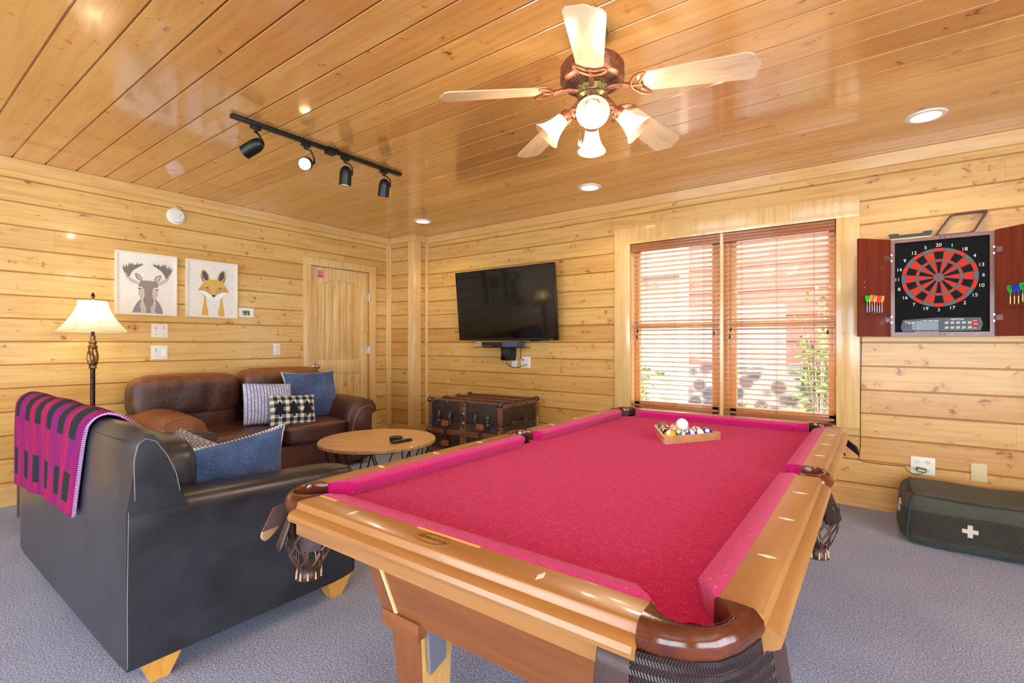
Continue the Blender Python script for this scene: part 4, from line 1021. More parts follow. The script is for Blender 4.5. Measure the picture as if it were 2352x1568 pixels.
# ================================================================ pictures: linen prints in pale frames
m_frame = wood('whitewashed_frame', sl(226,216,190), sl(240,232,210), along=2, sc=40, rough=.6)
m_linen, t = pbr('linen', rough=.95); P = t.sep(t.obj())
n = t.m('ADD', t.m('MULTIPLY', t.noise(t.com(t.m('MULTIPLY', P[0], 500), 0, t.m('MULTIPLY', P[2], 20)), 1, 2), .5), t.m('MULTIPLY', t.noise(t.com(t.m('MULTIPLY', P[0], 20), 0, t.m('MULTIPLY', P[2], 500)), 1, 2), .5))
t._in(t.b.inputs['Base Color'], t.ramp(n, [(.38, sl(222,218,204)), (.62, sl(244,241,232))])); t._in(t.b.inputs['Normal'], t.bump(n, .3, .003))
def fl(name, c): return M_(name, c, .95)
ART = [fl('taupe_print', sl(150,134,122)), fl('dark_taupe_print', sl(126,118,108)), fl('light_taupe_print', sl(198,188,176)), fl('slate_print', sl(140,136,146)), fl('ochre_print', sl(216,176,92)), fl('tan_print', sl(200,158,100)), fl('charcoal_print', sl(88,88,86)), fl('ink_print', sl(40,44,48)), fl('white_print', sl(240,242,238))]
def inv(q, C):
    u = v = .5
    for _ in range(12):
        x = (1-u)*(1-v)*C[0][0]+u*(1-v)*C[1][0]+u*v*C[2][0]+(1-u)*v*C[3][0]-q[0]; y = (1-u)*(1-v)*C[0][1]+u*(1-v)*C[1][1]+u*v*C[2][1]+(1-u)*v*C[3][1]-q[1]
        xu = (1-v)*(C[1][0]-C[0][0])+v*(C[2][0]-C[3][0]); xv = (1-u)*(C[3][0]-C[0][0])+u*(C[2][0]-C[1][0]); yu = (1-v)*(C[1][1]-C[0][1])+v*(C[2][1]-C[3][1]); yv = (1-u)*(C[3][1]-C[0][1])+u*(C[2][1]-C[1][1])
        d = xu*yv-xv*yu; u -= (x*yv-y*xv)/d; v -= (y*xu-x*yu)/d
    return u, v
def picture(name, label, y0, y1, shapes, C):
    w, h = (y1-y0)/2, .267
    o = thing(name, label, 'picture', (XL, (y0+y1)/2, 1.702), PI/2)
    g = G(); g.rings([[(sx*(w-a), d, sz*(h-a)) for sx, sz in ((-1, -1), (1, -1), (1, 1), (-1, 1))] for a, d in ((0, 0), (0, -.032), (.013, -.032), (.014, -.024), (.014, -.004))], cap=False); g.build('frame', m_frame, o, ang=0)
    g = G(); g.box(-w+.014, w-.014, -.022, -.003, -h+.014, h-.014); cv = g.build('canvas', m_linen, o, ang=0)
    byname = {}
    for k, (part, mi, pts) in enumerate(shapes):
        uv = [inv(p, C) for p in pts]
        g = byname.setdefault(part, G()); g.mi = mi; e = .0225+.00035*k
        x = lambda u: -w+.014+(2*w-.028)*min(1, max(0, u)); z = lambda v: h-.014-(2*h-.028)*min(1, max(0, v))
        g.prism(uv, lambda u, v: (x(u), -.0215, z(v)), lambda u, v: (x(u), -e, z(v)))
    for part, g in byname.items(): g.build(part, ART, cv, ang=0)
def mir(pts, cx): return [(2*cx-x, y) for x, y in reversed(pts)]
MC = [(228, 92), (982, 180), (978, 905), (228, 890)]
aL = [(490,520),(430,505),(370,465),(325,410),(308,350),(300,330),(275,265),(305,305),(302,240),(325,300),(340,240),(350,285),(360,280),(378,220),(388,262),(412,228),(414,265),(430,240),(432,265),(455,262),(482,228),(484,262),(545,238),(530,262),(570,256),(500,290),(430,330),(400,365),(385,410),(395,430),(420,445),(455,465),(500,490),(520,505)]
aLd = [(308,350),(300,330),(275,265),(305,305),(302,240),(325,300),(340,240),(350,285),(360,280),(378,220),(388,262),(412,228),(414,265),(430,240),(432,265),(455,262),(482,228),(484,262),(545,238),(530,262),(570,256),(500,290),(430,330),(400,365),(380,408),(350,415),(345,380)]
def sk(pts): return [(1226-x, y+(613-x)*.117) for x, y in reversed(pts)]
aR, aRd = sk(aL), sk(aLd)
moose = [('moose_antlers', 2, aL), ('moose_antlers', 1, aLd), ('moose_antlers', 2, aR), ('moose_antlers', 1, aRd),
 ('moose_body', 3, [(412,885),(430,830),(470,760),(520,705),(560,690),(680,700),(722,715),(770,775),(800,840),(815,900)]),
 ('moose_body', 2, [(515,890),(525,850),(505,800),(525,740),(515,690),(560,690),(680,700),(715,730),(720,790),(700,850),(715,895)]),
 ('moose_body', 3, [(590,892),(590,815),(645,818),(648,893)]),
 ('moose_head', 2, [(488,560),(565,560),(570,690),(540,712),(510,690),(494,650)]), ('moose_head', 2, [(745,575),(670,570),(668,700),(695,722),(722,700),(738,660)]),
 ('moose_head', 0, [(485,545),(515,475),(560,468),(640,470),(700,485),(745,510),(742,560),(700,560),(670,580),(664,660),(685,720),(672,790),(645,818),(600,815),(570,795),(556,740),(552,710),(568,660),(566,585),(540,550)]),
 ('moose_ears', 0, [(540,480),(505,465),(465,440),(442,385),(455,370),(500,390),(535,430)]), ('moose_ears', 2, [(532,468),(490,440),(458,390),(500,405),(527,440)]), ('moose_ears', 0, [(690,488),(692,450),(725,412),(780,398),(782,430),(760,470),(720,495)]), ('moose_ears', 2, [(702,482),(704,455),(732,425),(770,412),(768,440),(745,468)]),
 ('moose_eyes', 7, [(485,570),(500,564),(520,573),(505,582)]), ('moose_eyes', 7, [(712,590),(728,582),(746,588),(730,598)]), ('moose_eyes', 7, [(558,725),(566,730),(566,742),(558,738)]), ('moose_eyes', 7, [(664,735),(674,732),(674,745),(666,745)])]
picture('moose_picture', 'moose head print on linen in a pale frame, left of the two pictures', 1.3265, 1.7755, moose, MC)
FC = [(1130, 200), (1757, 272), (1757, 940), (1132, 925)]
def sf(pts): return [(2908-x, y+(1454-x)*.10) for x, y in reversed(pts)]
earL = [(1335,490),(1310,470),(1295,420),(1292,370),(1305,330),(1325,318),(1365,345),(1395,390),(1410,450)]
earLd = [(1330,485),(1300,440),(1297,400),(1290,390),(1292,430),(1305,470)]
earLi = [(1380,470),(1350,462),(1315,420),(1308,370),(1318,338),(1345,345),(1375,385),(1388,430)]
neck = [(1275,600),(1310,640),(1335,690),(1330,760),(1312,830),(1305,922),(1390,925),(1390,860),(1372,800),(1362,730),(1358,680),(1340,645)]
fox = [('fox_body', 4, neck), ('fox_body', 4, sf(neck)),
 ('fox_ears', 4, earL), ('fox_ears', 6, [(1335,490),(1312,472),(1294,425),(1290,380),(1302,420),(1318,455)]), ('fox_ears', 6, earLi), ('fox_ears', 4, sf(earL)), ('fox_ears', 6, sf([(1335,490),(1312,472),(1294,425),(1290,380),(1302,420),(1318,455)])), ('fox_ears', 6, sf(earLi)),
 ('fox_face', 8, [(1270,600),(1340,605),(1420,655),(1455,690),(1490,662),(1570,630),(1650,630),(1600,650),(1560,700),(1500,720),(1455,730),(1390,705),(1330,650)]),
 ('fox_face', 4, [(1253,595),(1290,540),(1330,480),(1410,452),(1505,458),(1580,500),(1615,545),(1657,625),(1570,622),(1500,650),(1478,668),(1435,665),(1412,645),(1340,598)]),
 ('fox_face', 5, [(1253,595),(1300,548),(1390,540),(1425,590),(1424,650),(1340,598)]), ('fox_face', 5, sf([(1253,595),(1300,548),(1390,540),(1425,590),(1424,650),(1340,598)])),
 ('fox_nose', 7, [(1434,660),(1456,655),(1480,662),(1470,680),(1445,680)]), ('fox_nose', 6, [(1425,690),(1455,695),(1485,692),(1455,700)]),
 ('fox_eyes', 7, [(1355,560),(1375,553),(1393,560),(1372,566)]), ('fox_eyes', 7, [(1520,570),(1538,565),(1556,573),(1536,579)])]
picture('fox_picture', 'fox head print on linen in a pale frame, right of the two pictures', 1.8485, 2.2995, fox, FC)
SC = thing('notice_card', 'small white card with a green picture taped beside the fox picture', 'card', (XL, 2.394, 1.500), PI/2)
g = G(); g.box(-.075, .075, -.003, .001, -.047, .047, .0008); cd = g.build('card', M_('white_card', sl(240,240,236), .7), SC)
m_grn = M_('green_print', sl(96,130,84), .8); m_grn2 = M_('dark_green_print', sl(60,84,62), .8)
g = G(); g.box(-.035, .035, -.0036, -.003, -.028, .02); pr = g.build('printed_photo', m_grn, cd, ang=0)
for i in range(4):
    g = G(); g.box(-.033+i*.017, -.021+i*.017, -.0041, -.0036, -.022, -.008+.012*(i % 2)); g.build('print_detail', m_grn2 if i % 2 else M_('pale_print', sl(206,216,196), .8), pr, ang=0)
# fire sign on the door
FS = thing('fire_sign', 'small red and white fire notice stuck on the pine door', 'sign', (XL-.0118, 3.227, 1.985), PI/2)
m_red = M_('sign_red', sl(206,34,40), .5)
g = G(); g.box(-.042, .042, -.0012, 0, -.052, .052); cd = g.build('sign_card', M_('sign_white', sl(238,234,230), .5), FS, ang=0)
g = G()
for i in range(9):
    x = -.040+i*.0095
    for z in (.044, -.052): g.prism([(x, z), (x+.005, z), (x+.0085, z+.008), (x+.0035, z+.008)], lambda a, b: (min(a, .042), -.0012, b), lambda a, b: (min(a, .042), -.0016, b))
for i in range(9):
    z = -.043+i*.0095
    for x in (-.042, .035): g.prism([(x, z), (x, z+.005), (x+.007, z+.0085), (x+.007, z+.0035)], lambda a, b: (a, -.0012, min(b, .043)), lambda a, b: (a, -.0016, min(b, .043)))
g.build('striped_border', m_red, cd, ang=0)
g = G(); g.box(-.033, .033, -.0016, -.0012, .002, .040); g.box(-.033, .033, -.0016, -.0012, -.041, -.006); g.build('red_panel', m_red, cd, ang=0)
g = G(); g.text('FIRE', .026, TR(0, -.0017, .021) @ VERT, .0004); g.text('HOUSE', .014, TR(0, -.0017, -.024) @ VERT, .0004); g.build('lettering', M_('sign_letters', sl(246,240,236), .5), cd, ang=0)
# ================================================================ electronic dartboard in its cabinet
DX0, DX1, DZ0, DZ1, DD = .066, .590, 1.246, 1.912, .105
DC = thing('dartboard_cabinet', 'electronic dartboard in a dark red wood wall cabinet with both doors open', 'dartboard', ((DX0+DX1)/2, YB-DD-.003, DZ0))
m_mahog = wood('red_mahogany_veneer', sl(92,30,16), sl(122,46,26), along=2, sc=30, rough=.28, stretch=16)
m_mahg2 = wood('brown_mahogany_edge', sl(96,50,36), sl(124,72,54), along=2, sc=30, rough=.35)
m_dkbk, t = pbr('textured_black', rough=.6, spec=.12); t._in(t.b.inputs['Base Color'], sl(8,8,9)); t._in(t.b.inputs['Normal'], t.bump(t.noise(t.obj(), 700, 2), .4, .002))
dw, dh = (DX1-DX0)/2, DZ1-DZ0; fw_ = .024
g = G(); g.box(-dw+.002, dw-.002, DD-.012, DD-.001, .002, dh-.002)
for b in ((-dw, -dw+fw_, 0, DD, 0, dh), (dw-fw_, dw, 0, DD, 0, dh), (-dw+fw_, dw-fw_, .0005, DD, 0, fw_+.004), (-dw+fw_, dw-fw_, .0005, DD, dh-fw_, dh)): g.box(*b)
g.build('case', m_mahg2, DC)
bw = dw-fw_; zb0 = fw_+.005
g = G(); g.box(-bw, bw, .012, .06, zb0, dh-fw_-.001); bd = g.build('board_face', m_dkbk, DC)
cz = 1.636-DZ0; cx = .321-(DX0+DX1)/2
m_or = M_('orange_segment', sl(190,46,22), .6, spec=.2); m_gs = M_('grey_green_segment', sl(84,100,104), .6, spec=.2); m_bs = M_('black_segment', sl(10,9,10), .6, spec=.15); m_ltr = M_('white_numerals', sl(222,222,220), .5)
def ringseg(g, r0, r1, a0, a1, y0, y1, n=5):
    A = [a0+(a1-a0)*i/n for i in range(n+1)]
    pts = [(r1*math.sin(a), r1*math.cos(a)) for a in A]+[(r0*math.sin(a), r0*math.cos(a)) for a in reversed(A)]
    g.prism(pts, lambda x, z: (cx+x, y0, cz+z), lambda x, z: (cx+x, y1, cz+z))
S = 2*PI/20; gap = .0014
g = G(); g.lathe([(.197, 0), (.197, .006), (.195, .008)], 64, (cx, .012, cz), Matrix.Rotation(PI/2, 4, 'X')); sp = g.build('spider', M_('dark_spider', sl(54,50,52), .5), bd)
for i in range(20):
    a = i*S; red = i % 2
    for r0, r1, col in ((.0285, .103, red), (.105, .120, 2+red), (.122, .171, red), (.173, .194, 2+red)):
        g = G(); e = gap/max(r0, .05)/1.0
        ringseg(g, r0, r1, a-S/2+e, a+S/2-e, .007, .002)
        g.build('segment', {0: m_bs, 1: m_or, 2: m_or, 3: m_gs}[col], bd, ang=0)
g = G(); g.lathe([(.0265, 0), (.0265, .009), (.011, .010)], 32, (cx, .012, cz), Matrix.Rotation(PI/2, 4, 'X')); bl = g.build('bull', m_gs, bd)
g = G(); g.lathe([(.010, 0), (.010, .0115), (.006, .012)], 24, (cx, .012, cz), Matrix.Rotation(PI/2, 4, 'X')); g.build('bullseye', m_or, bl)
for i, nmb in enumerate((20, 1, 18, 4, 13, 6, 10, 15, 2, 17, 3, 19, 7, 16, 8, 11, 14, 9, 12, 5)):
    a = i*S; g = G(); g.text(str(nmb), .031, TR(cx+.2175*math.sin(a), .0115, cz+.2155*math.cos(a)) @ VERT, .0005); g.build('numeral', m_ltr, bd, ang=0)
# control panel
m_pan, t = pbr('glossy_panel', rough=.2, spec=.25); P = t.sep(t.obj()); r = t.m('SQRT', t.m('ADD', t.m('POWER', t.m('SUBTRACT', P[0], .02), 2), t.m('POWER', t.m('SUBTRACT', P[2], .02), 2)))
t._in(t.b.inputs['Base Color'], t.mix(t.smooth(t.noise(t.obj(), 22, 3, .6), .5, .62), sl(10,12,16), t.mix(t.smooth(P[0], .02, .16), sl(22,40,74), sl(56,64,24))))
pp = [(-.205, .062), (-.196, .032), (.196, .036), (.206, .078), (.196, .118), (-.02, .122), (-.194, .110)]
g = G(); g.prism(pp, lambda x, z: (x, .0125, z), lambda x, z: (x, .008, z)); pn = g.build('control_panel', m_pan, bd, ang=0)
g = G(); g.tube([(x, .0078, z) for x, z in pp], .0016, 5, closed=True); g.build('panel_rim', m_gs, pn)
g = G(); g.box(-.125, -.01, .0072, .0082, .042, .098); lcd = g.build('display', M_('blue_black_display', sl(26,40,62), .12), pn, ang=0)
g = G(); g.text('Viper', .027, TR(-.156, .0076, .094) @ VERT, .0004, shear=.15); g.build('maker_lettering', m_ltr, pn, ang=0)
g = G(); g.text('NEPTUNE', .0145, TR(.085, .0076, .109) @ VERT, .0006, sx=1.05); g.build('model_lettering', m_ltr, pn, ang=0)
for i in range(5):
    for z in (.086, .054):
        g = G(); x = .032+i*.028; g.prism([(x-.011, z-.005), (x+.006, z-.005), (x+.011, z+.005), (x-.006, z+.005)], lambda a, b: (a, .009, b), lambda a, b: (a, .0055, b)); bt = g.build('button', M_('silver_button', sl(186,186,184), .4) if i+z < .09 else bpy.data.materials['silver_button'], pn, ang=0)
        g = G(); g.box(x-.009, x+.011, .0074, .0079, z+.0075, z+.0095); g.build('button_caption', m_ltr, bt, ang=0)
def cap(bx): 
    g = G(); g.box(*bx); g.build('panel_caption', m_ltr, pn, ang=0)
for i in range(4):
    z = .048+i*.0125; cap((-.146, -.129, .0074, .0079, z, z+.0022)); cap((-.143, -.129, .0074, .0079, z+.004, z+.0058))
for x0, x1 in ((-.122, -.110), (-.105, -.090), (-.085, -.066), (-.062, -.036), (-.032, -.008)): cap((x0, x1, .0074, .0079, .101, .103))
for x0, x1 in ((-.095, -.066), (-.062, -.036), (-.032, -.008)): cap((x0, x1, .0074, .0079, .105, .107))
cap((.161, .179, .0074, .0079, .099, .102)); cap((.161, .179, .0074, .0079, .050, .053))
g = G(); g.lathe([(.0165, 0), (.0165, .006), (.012, .010), (.002, .011)], 28, (.170, .009, .077), Matrix.Rotation(PI/2, 4, 'X')); g.build('play_button', M_('red_play_button', sl(220,24,40), .15, coat=1), pn)
g = G(); g.box(-.13, -.008, .010, .0135, .0265, .040); st = g.build('maker_strip', m_gs, bd, ang=0)
g = G(); g.box(-.126, -.102, .009, .0101, .029, .0375)
for i in range(10):
    x = -.098+i*.009; g.box(x, x+.0062, .009, .0101, .030, .0355)
g.build('strip_lettering', m_ltr, st, ang=0)
for x in (.0, .022):
    g = G(); g.cyl((x, -.004, .013), (x, .001, .013), .0045, n=12); g.build('door_stop', m_black, DC)
    g = G(); g.cyl((x, -.004, dh-.012), (x, .001, dh-.012), .0045, n=12); g.build('door_stop', m_black, DC)
# doors: hinged at the front edge, swung out towards the room
def door(hx, ang, s):
    """door panel from hinge at local (hx,0), direction angle"""
    L = .255; d = Vector((math.cos(ang), math.sin(ang), 0)); n_ = Vector((-d.y, d.x, 0))*(.009)
    h = Vector((hx, -.004, 0)); g = G(); p = [h+d*.004-n_, h+d*L-n_, h+d*L+n_, h+d*.004+n_]
    g.hexa([q+Vector((0, 0, -.002)) for q in p], [q+Vector((0, 0, dh+.002)) for q in p]); dr = g.build('door', m_mahog, DC, ang=0)
    return h, d, n_.normalized(), dr
angL = math.atan2(4.125-(YB-DD), -.117-DX0); angR = math.atan2(-.19, .19)
hL, dL, nL, drL = door(-dw-.002, angL, 1); hR, dR, nR, drR = door(dw+.002, angR, 1)
for h, d, nn, dr, s in ((hL, dL, nL, drL, 1), (hR, dR, nR, drR, -1)):
    inn = nn*(1 if nn.y < 0 else -1)        # side facing the room
    for z in (.115, dh-.125):
        for dz in (-.02, .02):
            a = h+Vector((0, -.003, z+dz)); g = G(); g.box(a.x-.013, a.x+.013, a.y-.005, a.y+.004, a.z-.007, a.z+.007, .001); g.build('hinge', m_chrome, DC, ang=0)
        g = G(); a = h+d*.012+inn*.0095; b = h+d*.045+inn*.0095; e = inn*.003
        g.hexa([a+Vector((0, 0, z-.016)), b+Vector((0, 0, z-.016)), b+e+Vector((0, 0, z-.016)), a+e+Vector((0, 0, z-.016))], [a+Vector((0, 0, z+.016)), b+Vector((0, 0, z+.016)), b+e+Vector((0, 0, z+.016)), a+e+Vector((0, 0, z+.016))]); g.build('hinge_leaf', m_chrome, dr, ang=0)
    # dart rack ledge
    z = .145 if s > 0 else .175
    g = G(); a = h+d*.075+inn*.009; b = h+d*.215+inn*.009; e = inn*.028
    g.hexa([a+Vector((0, 0, z)), b+Vector((0, 0, z)), b+e+Vector((0, 0, z)), a+e+Vector((0, 0, z))], [a+Vector((0, 0, z+.016)), b+Vector((0, 0, z+.016)), b+e+Vector((0, 0, z+.016)), a+e+Vector((0, 0, z+.016))]); g.build('dart_ledge', m_mahog, dr, ang=0)
for z in (.335, .37):
    g = G(); a = hL+dL*.215+nL*(1 if nL.y < 0 else -1)*.0095; g.sphere((a.x, a.y, a.z+z), .003, 8, 6); g.build('screw_cap', m_ltr, drL)
FLC = {'green': sl(40,196,70), 'yellow': sl(236,196,96), 'red': sl(232,92,70), 'pink': sl(240,120,110), 'blue': sl(44,72,190)}
FM = {k: M_(k+'_flight', v, .4) for k, v in FLC.items()}; m_barb = M_('steel_barrel', sl(150,152,170), .3, metal=.7); m_barbr = M_('brass_barrel', sl(206,176,120), .3, metal=.6)
def dart(label, p, d, col, barrel, grp):
    o = thing('dart', label, 'dart', p, math.atan2(d.y, d.x), grp)
    g = G(); g.cyl((0, 0, -.016), (0, 0, .0), .0028, .0036, 10); g.cyl((0, 0, 0), (0, 0, .030), .0036, .0033, 10); g.build('barrel', barrel, o)
    g = G(); g.cyl((0, 0, -.034), (0, 0, -.016), .0012, n=6); g.build('tip', m_black, o)
    g = G(); g.cyl((0, 0, .030), (0, 0, .066), .0024, .002, 8); g.build('shaft', FM[col], o)
    g = G()
    for k in range(4):
        a = k*PI/2+.12; c, s_ = math.cos(a), math.sin(a)
        pr = [(0, .052), (.006, .056), (.017, .080), (.0165, .094), (.010, .101), (0, .094)]
        g.prism(pr, lambda x, z: (x*c-.0006*s_, x*s_+.0006*c, z), lambda x, z: (x*c+.0006*s_, x*s_-.0006*c, z))
    g.build('flight', FM[col], o, ang=0)
O3 = Vector(DC.location); iL = nL*(1 if nL.y < 0 else -1); iR = nR*(1 if nR.y < 0 else -1)
ordn = ['leftmost', 'second from left', 'third from left', 'middle one', 'third from right', 'second from right', 'rightmost']
for k, c in enumerate(('green', 'yellow', 'pink', 'yellow', 'red', 'red', 'yellow')):
    p = O3 + hL + dL*(.208-.0195*k) + iL*.024 + Vector((0, 0, .178+.006*(k == 2)))
    dart('%s dart on the left cabinet door, %s of seven' % (c, ordn[k]), p, dL, c, m_barb if k not in (0, ) else m_barb, 'darts on the left cabinet door')
for k, c in enumerate(('green', 'blue', 'blue', 'green', 'blue', 'green')):
    p = O3 + hR + dR*(.098+.0215*k) + iR*.024 + Vector((0, 0, .208+.008*(k == 3)))
    dart('%s dart on the right cabinet door, %s of six' % (c, ('leftmost', 'second from left', 'third from left', 'third from right', 'second from right', 'rightmost')[k]), p, dR, c, m_barbr, 'darts on the right cabinet door')
# diamond rack and black carton lid on top of the cabinet
m_rkbr = wood('brown_rack_wood', sl(56,24,10), sl(80,38,18), along=0, sc=40, rough=.35, coat=.05)
RK = thing('diamond_rack', 'brown wooden diamond ball rack standing on top of the dartboard cabinet', 'ball rack', (.435, YB-.045, DZ1+.001))
Q4 = [(-.13, .008), (.052, .008), (.135, .142), (-.045, .172)]
Q4 = [(atY(YB-.06, *p).x-.435, atY(YB-.06, *p).z-DZ1) for p in ((2143, 541), (2237, 536), (2275, 477), (2184, 488))]
Q4 = [(Q4[0][0], .006), (Q4[1][0], .006), Q4[2], Q4[3]]
def rpoly(Q, off, rnd, n=6):
    c = (sum(p[0] for p in Q)/4, sum(p[1] for p in Q)/4); out = []
    for i in range(4):
        p = Vector(Q[i]); a = (Vector(Q[i-1])-p).normalized(); b = (Vector(Q[(i+1) % 4])-p).normalized(); sn = abs(a.x*b.y-a.y*b.x)
        p = p+(a+b)*off/sn; out += [(1-s)**2*(p+a*rnd)+2*s*(1-s)*p+s*s*(p+b*rnd) for s in [k/n for k in range(n+1)]]
    return out
oo, ii = rpoly(Q4, 0, .03), rpoly(Q4, .013, .02)
zmin = min(p.y for p in oo)
lean = lambda z: z*.10
g = G(); g.rings([[(a.x, -.018+lean(a.y), a.y-zmin), (a.x, .014+lean(a.y), a.y-zmin), (b.x, .014+lean(b.y), b.y-zmin), (b.x, -.018+lean(b.y), b.y-zmin)] for a, b in zip(oo, ii)], closed=True); g.build('frame', m_rkbr, RK, ang=50)
BX = thing('carton_tray', 'black notched tray on a pale wooden strip on top of the dartboard cabinet', 'tray', (.175, YB-.055, DZ1+.001))
g = G(); pr = [(-.105, .010), (.105, .010), (.118, .045), (.070, .045), (.062, .033), (-.058, .033), (-.066, .045), (-.118, .045)]
g.prism(pr, lambda x, z: (x, -.03, z), lambda x, z: (x, .03, z)); g.build('black_tray', m_black, BX, ang=0)
g = G(); g.box(-.112, .108, -.038, .038, 0, .010, .002); g.build('wood_strip', m_trimX, BX)
# ================================================================ old steamer trunk
TKW, TKD, TKH = .87, .68, .63
TK = thing('steamer_trunk', 'old dark steamer trunk with wooden slats and metal fittings below the television', 'trunk', (-3.275, 3.925, 0), R(4))
m_tkb, t = pbr('aged_trunk_canvas', rough=.5); o = t.obj(); n_ = t.noise(o, 9, 5, .7); n2 = t.noise(o, 120, 2)
t._in(t.b.inputs['Base Color'], t.mix(t.smooth(n2, .68, .75), t.ramp(n_, [(.32, sl(34,24,20)), (.6, sl(62,46,38)), (.75, sl(88,72,60))]), sl(150,130,110)))
m_tkw = wood('worn_trunk_slat', sl(86,44,26), sl(132,78,48), along=0, sc=40, rough=.5); m_tkz = wood('worn_trunk_batten', sl(96,54,36), sl(140,90,62), along=2, sc=40, rough=.5)
m_iron, t = pbr('tarnished_iron', rough=.4, metal=.8); t._in(t.b.inputs['Base Color'], t.ramp(t.noise(t.obj(), 60, 3), [(.35, sl(40,38,38)), (.65, sl(120,122,124))]))
m_strap = leather('dark_strap_leather', sl(36,24,22), sl(60,40,34), rough=.4); m_pad = leather('brown_strap_loop', sl(120,62,36), sl(150,88,56), rough=.45)
w, d = TKW/2, TKD/2
g = G(); g.box(-w, w, -d, d, .02, .415, .004); body = g.build('body', m_tkb, TK)
g = G(); g.box(-w, w, -d, d, .418, TKH-.012, .008); lid = g.build('lid', m_tkb, TK)
for k in range(4):
    y = -d+.03+k*(2*d-.06)/3; g = G(); g.box(-w+.01, w-.01, y-.022, y+.022, TKH-.014, TKH, .004); g.build('lid_slat', m_tkw, lid)
    for sx in (-1, 1):
        g = G(); x = sx*(w-.012); g.box(x-.02, x+.02, y-.027, y+.027, TKH-.006, TKH+.004, .003); g.sphere((x, y, TKH+.004), (.013, .013, .008), 10, 6); g.build('slat_clamp', m_iron, lid)
for z in (.315, .12):
    g = G(); g.box(-w-.004, w+.004, -d-.014, -d+.002, z-.026, z+.026, .003); g.build('front_slat', m_tkw, body)
    for sx in (-1, 1):
        g = G(); g.sphere((sx*(w-.002), -d-.012, z), (.03, .016, .028), 12, 8); g.build('slat_end_cap', m_iron, body)
        g = G(); xx = sorted((sx*w-sx*.002, sx*(w+.012))); g.box(xx[0], xx[1], -d, d, z-.022, z+.022, .003); g.build('side_slat', m_tkw, body)
for par, z0, z1 in ((body, .02, .412), (lid, .42, TKH-.015)):
    g = G(); g.box(-.035, .035, -d-.012, -d+.002, z0, z1, .003); g.build('centre_batten', m_tkz, par)
    for sx in (-1, 1):
        for sy in (-1, 1):
            g = G(); xx = sorted((sx*(w-.03), sx*(w+.006))); yy = sorted((sy*(d-.03), sy*(d+.006))); g.box(xx[0], xx[1], yy[0], yy[1], z0, z1, .004); g.build('corner_batten', m_tkz, par)
for sx in (-1, 1):
    g = G(); xx = sorted((sx*(w-.002), sx*(w+.006))); g.box(xx[0], xx[1], -d+.03, d-.03, TKH-.05, TKH-.015, .002); g.build('lid_end_batten', m_tkz, lid)
    for sy in (-1, 1):
        g = G(); g.sphere((sx*w, sy*d, TKH-.012), .026, 14, 8); g.box(min(sx*w, sx*(w-.06)), max(sx*w, sx*(w-.06)), sy*d-.009, sy*d+.009, TKH-.03, TKH-.012, .003) ; g.build('corner_cap', m_iron, lid)
        for z in (.44, .395):
            g = G()
            for q in range(3): g.tube([(sx*(w-.0), sy*(d+.008), z), (sx*(w-.03-.012*q), sy*(d+.010), z+.012*(q-1)+(.008 if z > .42 else -.008)), (sx*(w-.055), sy*(d+.008), z+.022*(q-1))], .005, 5)
            g.build('corner_fitting', m_iron, lid if z > .42 else body)
    for y in (-.12, .12):
        g = G(); g.box(sx*(w+.002)-.009, sx*(w+.002)+.009, y-.012, y+.012, TKH-.06, TKH-.005, .004); g.sphere((sx*(w+.004), y, TKH-.012), .014, 10, 6); g.build('rim_clamp', m_iron, lid)
    # side handle
    hb = []
    for y in (-.12, .10):
        g = G(); g.sphere((sx*(w+.008), y, .43), (.013, .026, .026), 12, 8); g.build('handle_boss', m_iron, lid)
    g = G(); g.rings([[(sx*(w+.02+.03*math.sin(PI*s)+e*.003), -.12+.22*s, .43+f*.013) for e, f in ((-1, -1), (1, -1), (1, 1), (-1, 1))] for s in [i/10 for i in range(11)]]); g.build('leather_handle', m_strap, lid)
def latch(x, zc, big):
    g = G(); y = -d-.010
    g.tube([(x-.005, y, zc+.075), (x+.004, y-.006, zc+.055), (x, y-.010, zc+.02), (x+.003, y-.008, zc-.02), (x, y-.006, zc-.06), (x+.004, y, zc-.085)], [.006, .012, .017, .013, .010, .005], 8)
    for dz, sx in ((.05, 1), (.01, -1), (-.03, 1), (-.06, -1)): g.sphere((x+sx*.018, y, zc+dz), .009, 8, 6)
    if big: g.sphere((x, y-.012, zc+.035), (.024, .014, .03), 12, 8); g.sphere((x, y-.012, zc-.035), (.020, .012, .022), 12, 8)
    return lab(g.build('latch', m_iron, lid), 'tarnished metal latch')
latch(-.30, .455, True); latch(.30, .455, True); latch(-.155, .45, False); latch(.155, .45, False)
g = G(); y = -d-.016; g.box(-.026, .026, y-.006, y+.006, .40, .50, .004); g.sphere((0, y-.002, .50), (.034, .014, .036), 16, 10); g.sphere((0, y-.002, .41), (.034, .014, .030), 16, 10); g.cyl((0, y-.018, .41), (0, y-.008, .41), .012, n=14); g.build('lock_hasp', m_iron, lid)
for x in (-.045, -.015, .015, .045):
    g = G(); g.box(x-.006, x+.006, -d-.016, -d+.02, TKH-.055, TKH-.006, .003); g.build('hinge_claw', m_iron, lid)
for x in (-.345, -.20, .20):
    g = G(); g.box(x-.008, x+.008, -d-.008, -d+.01, TKH-.065, TKH-.004, .003); g.sphere((x, -d, TKH-.008), .013, 10, 6); g.build('rim_clamp', m_iron, lid)
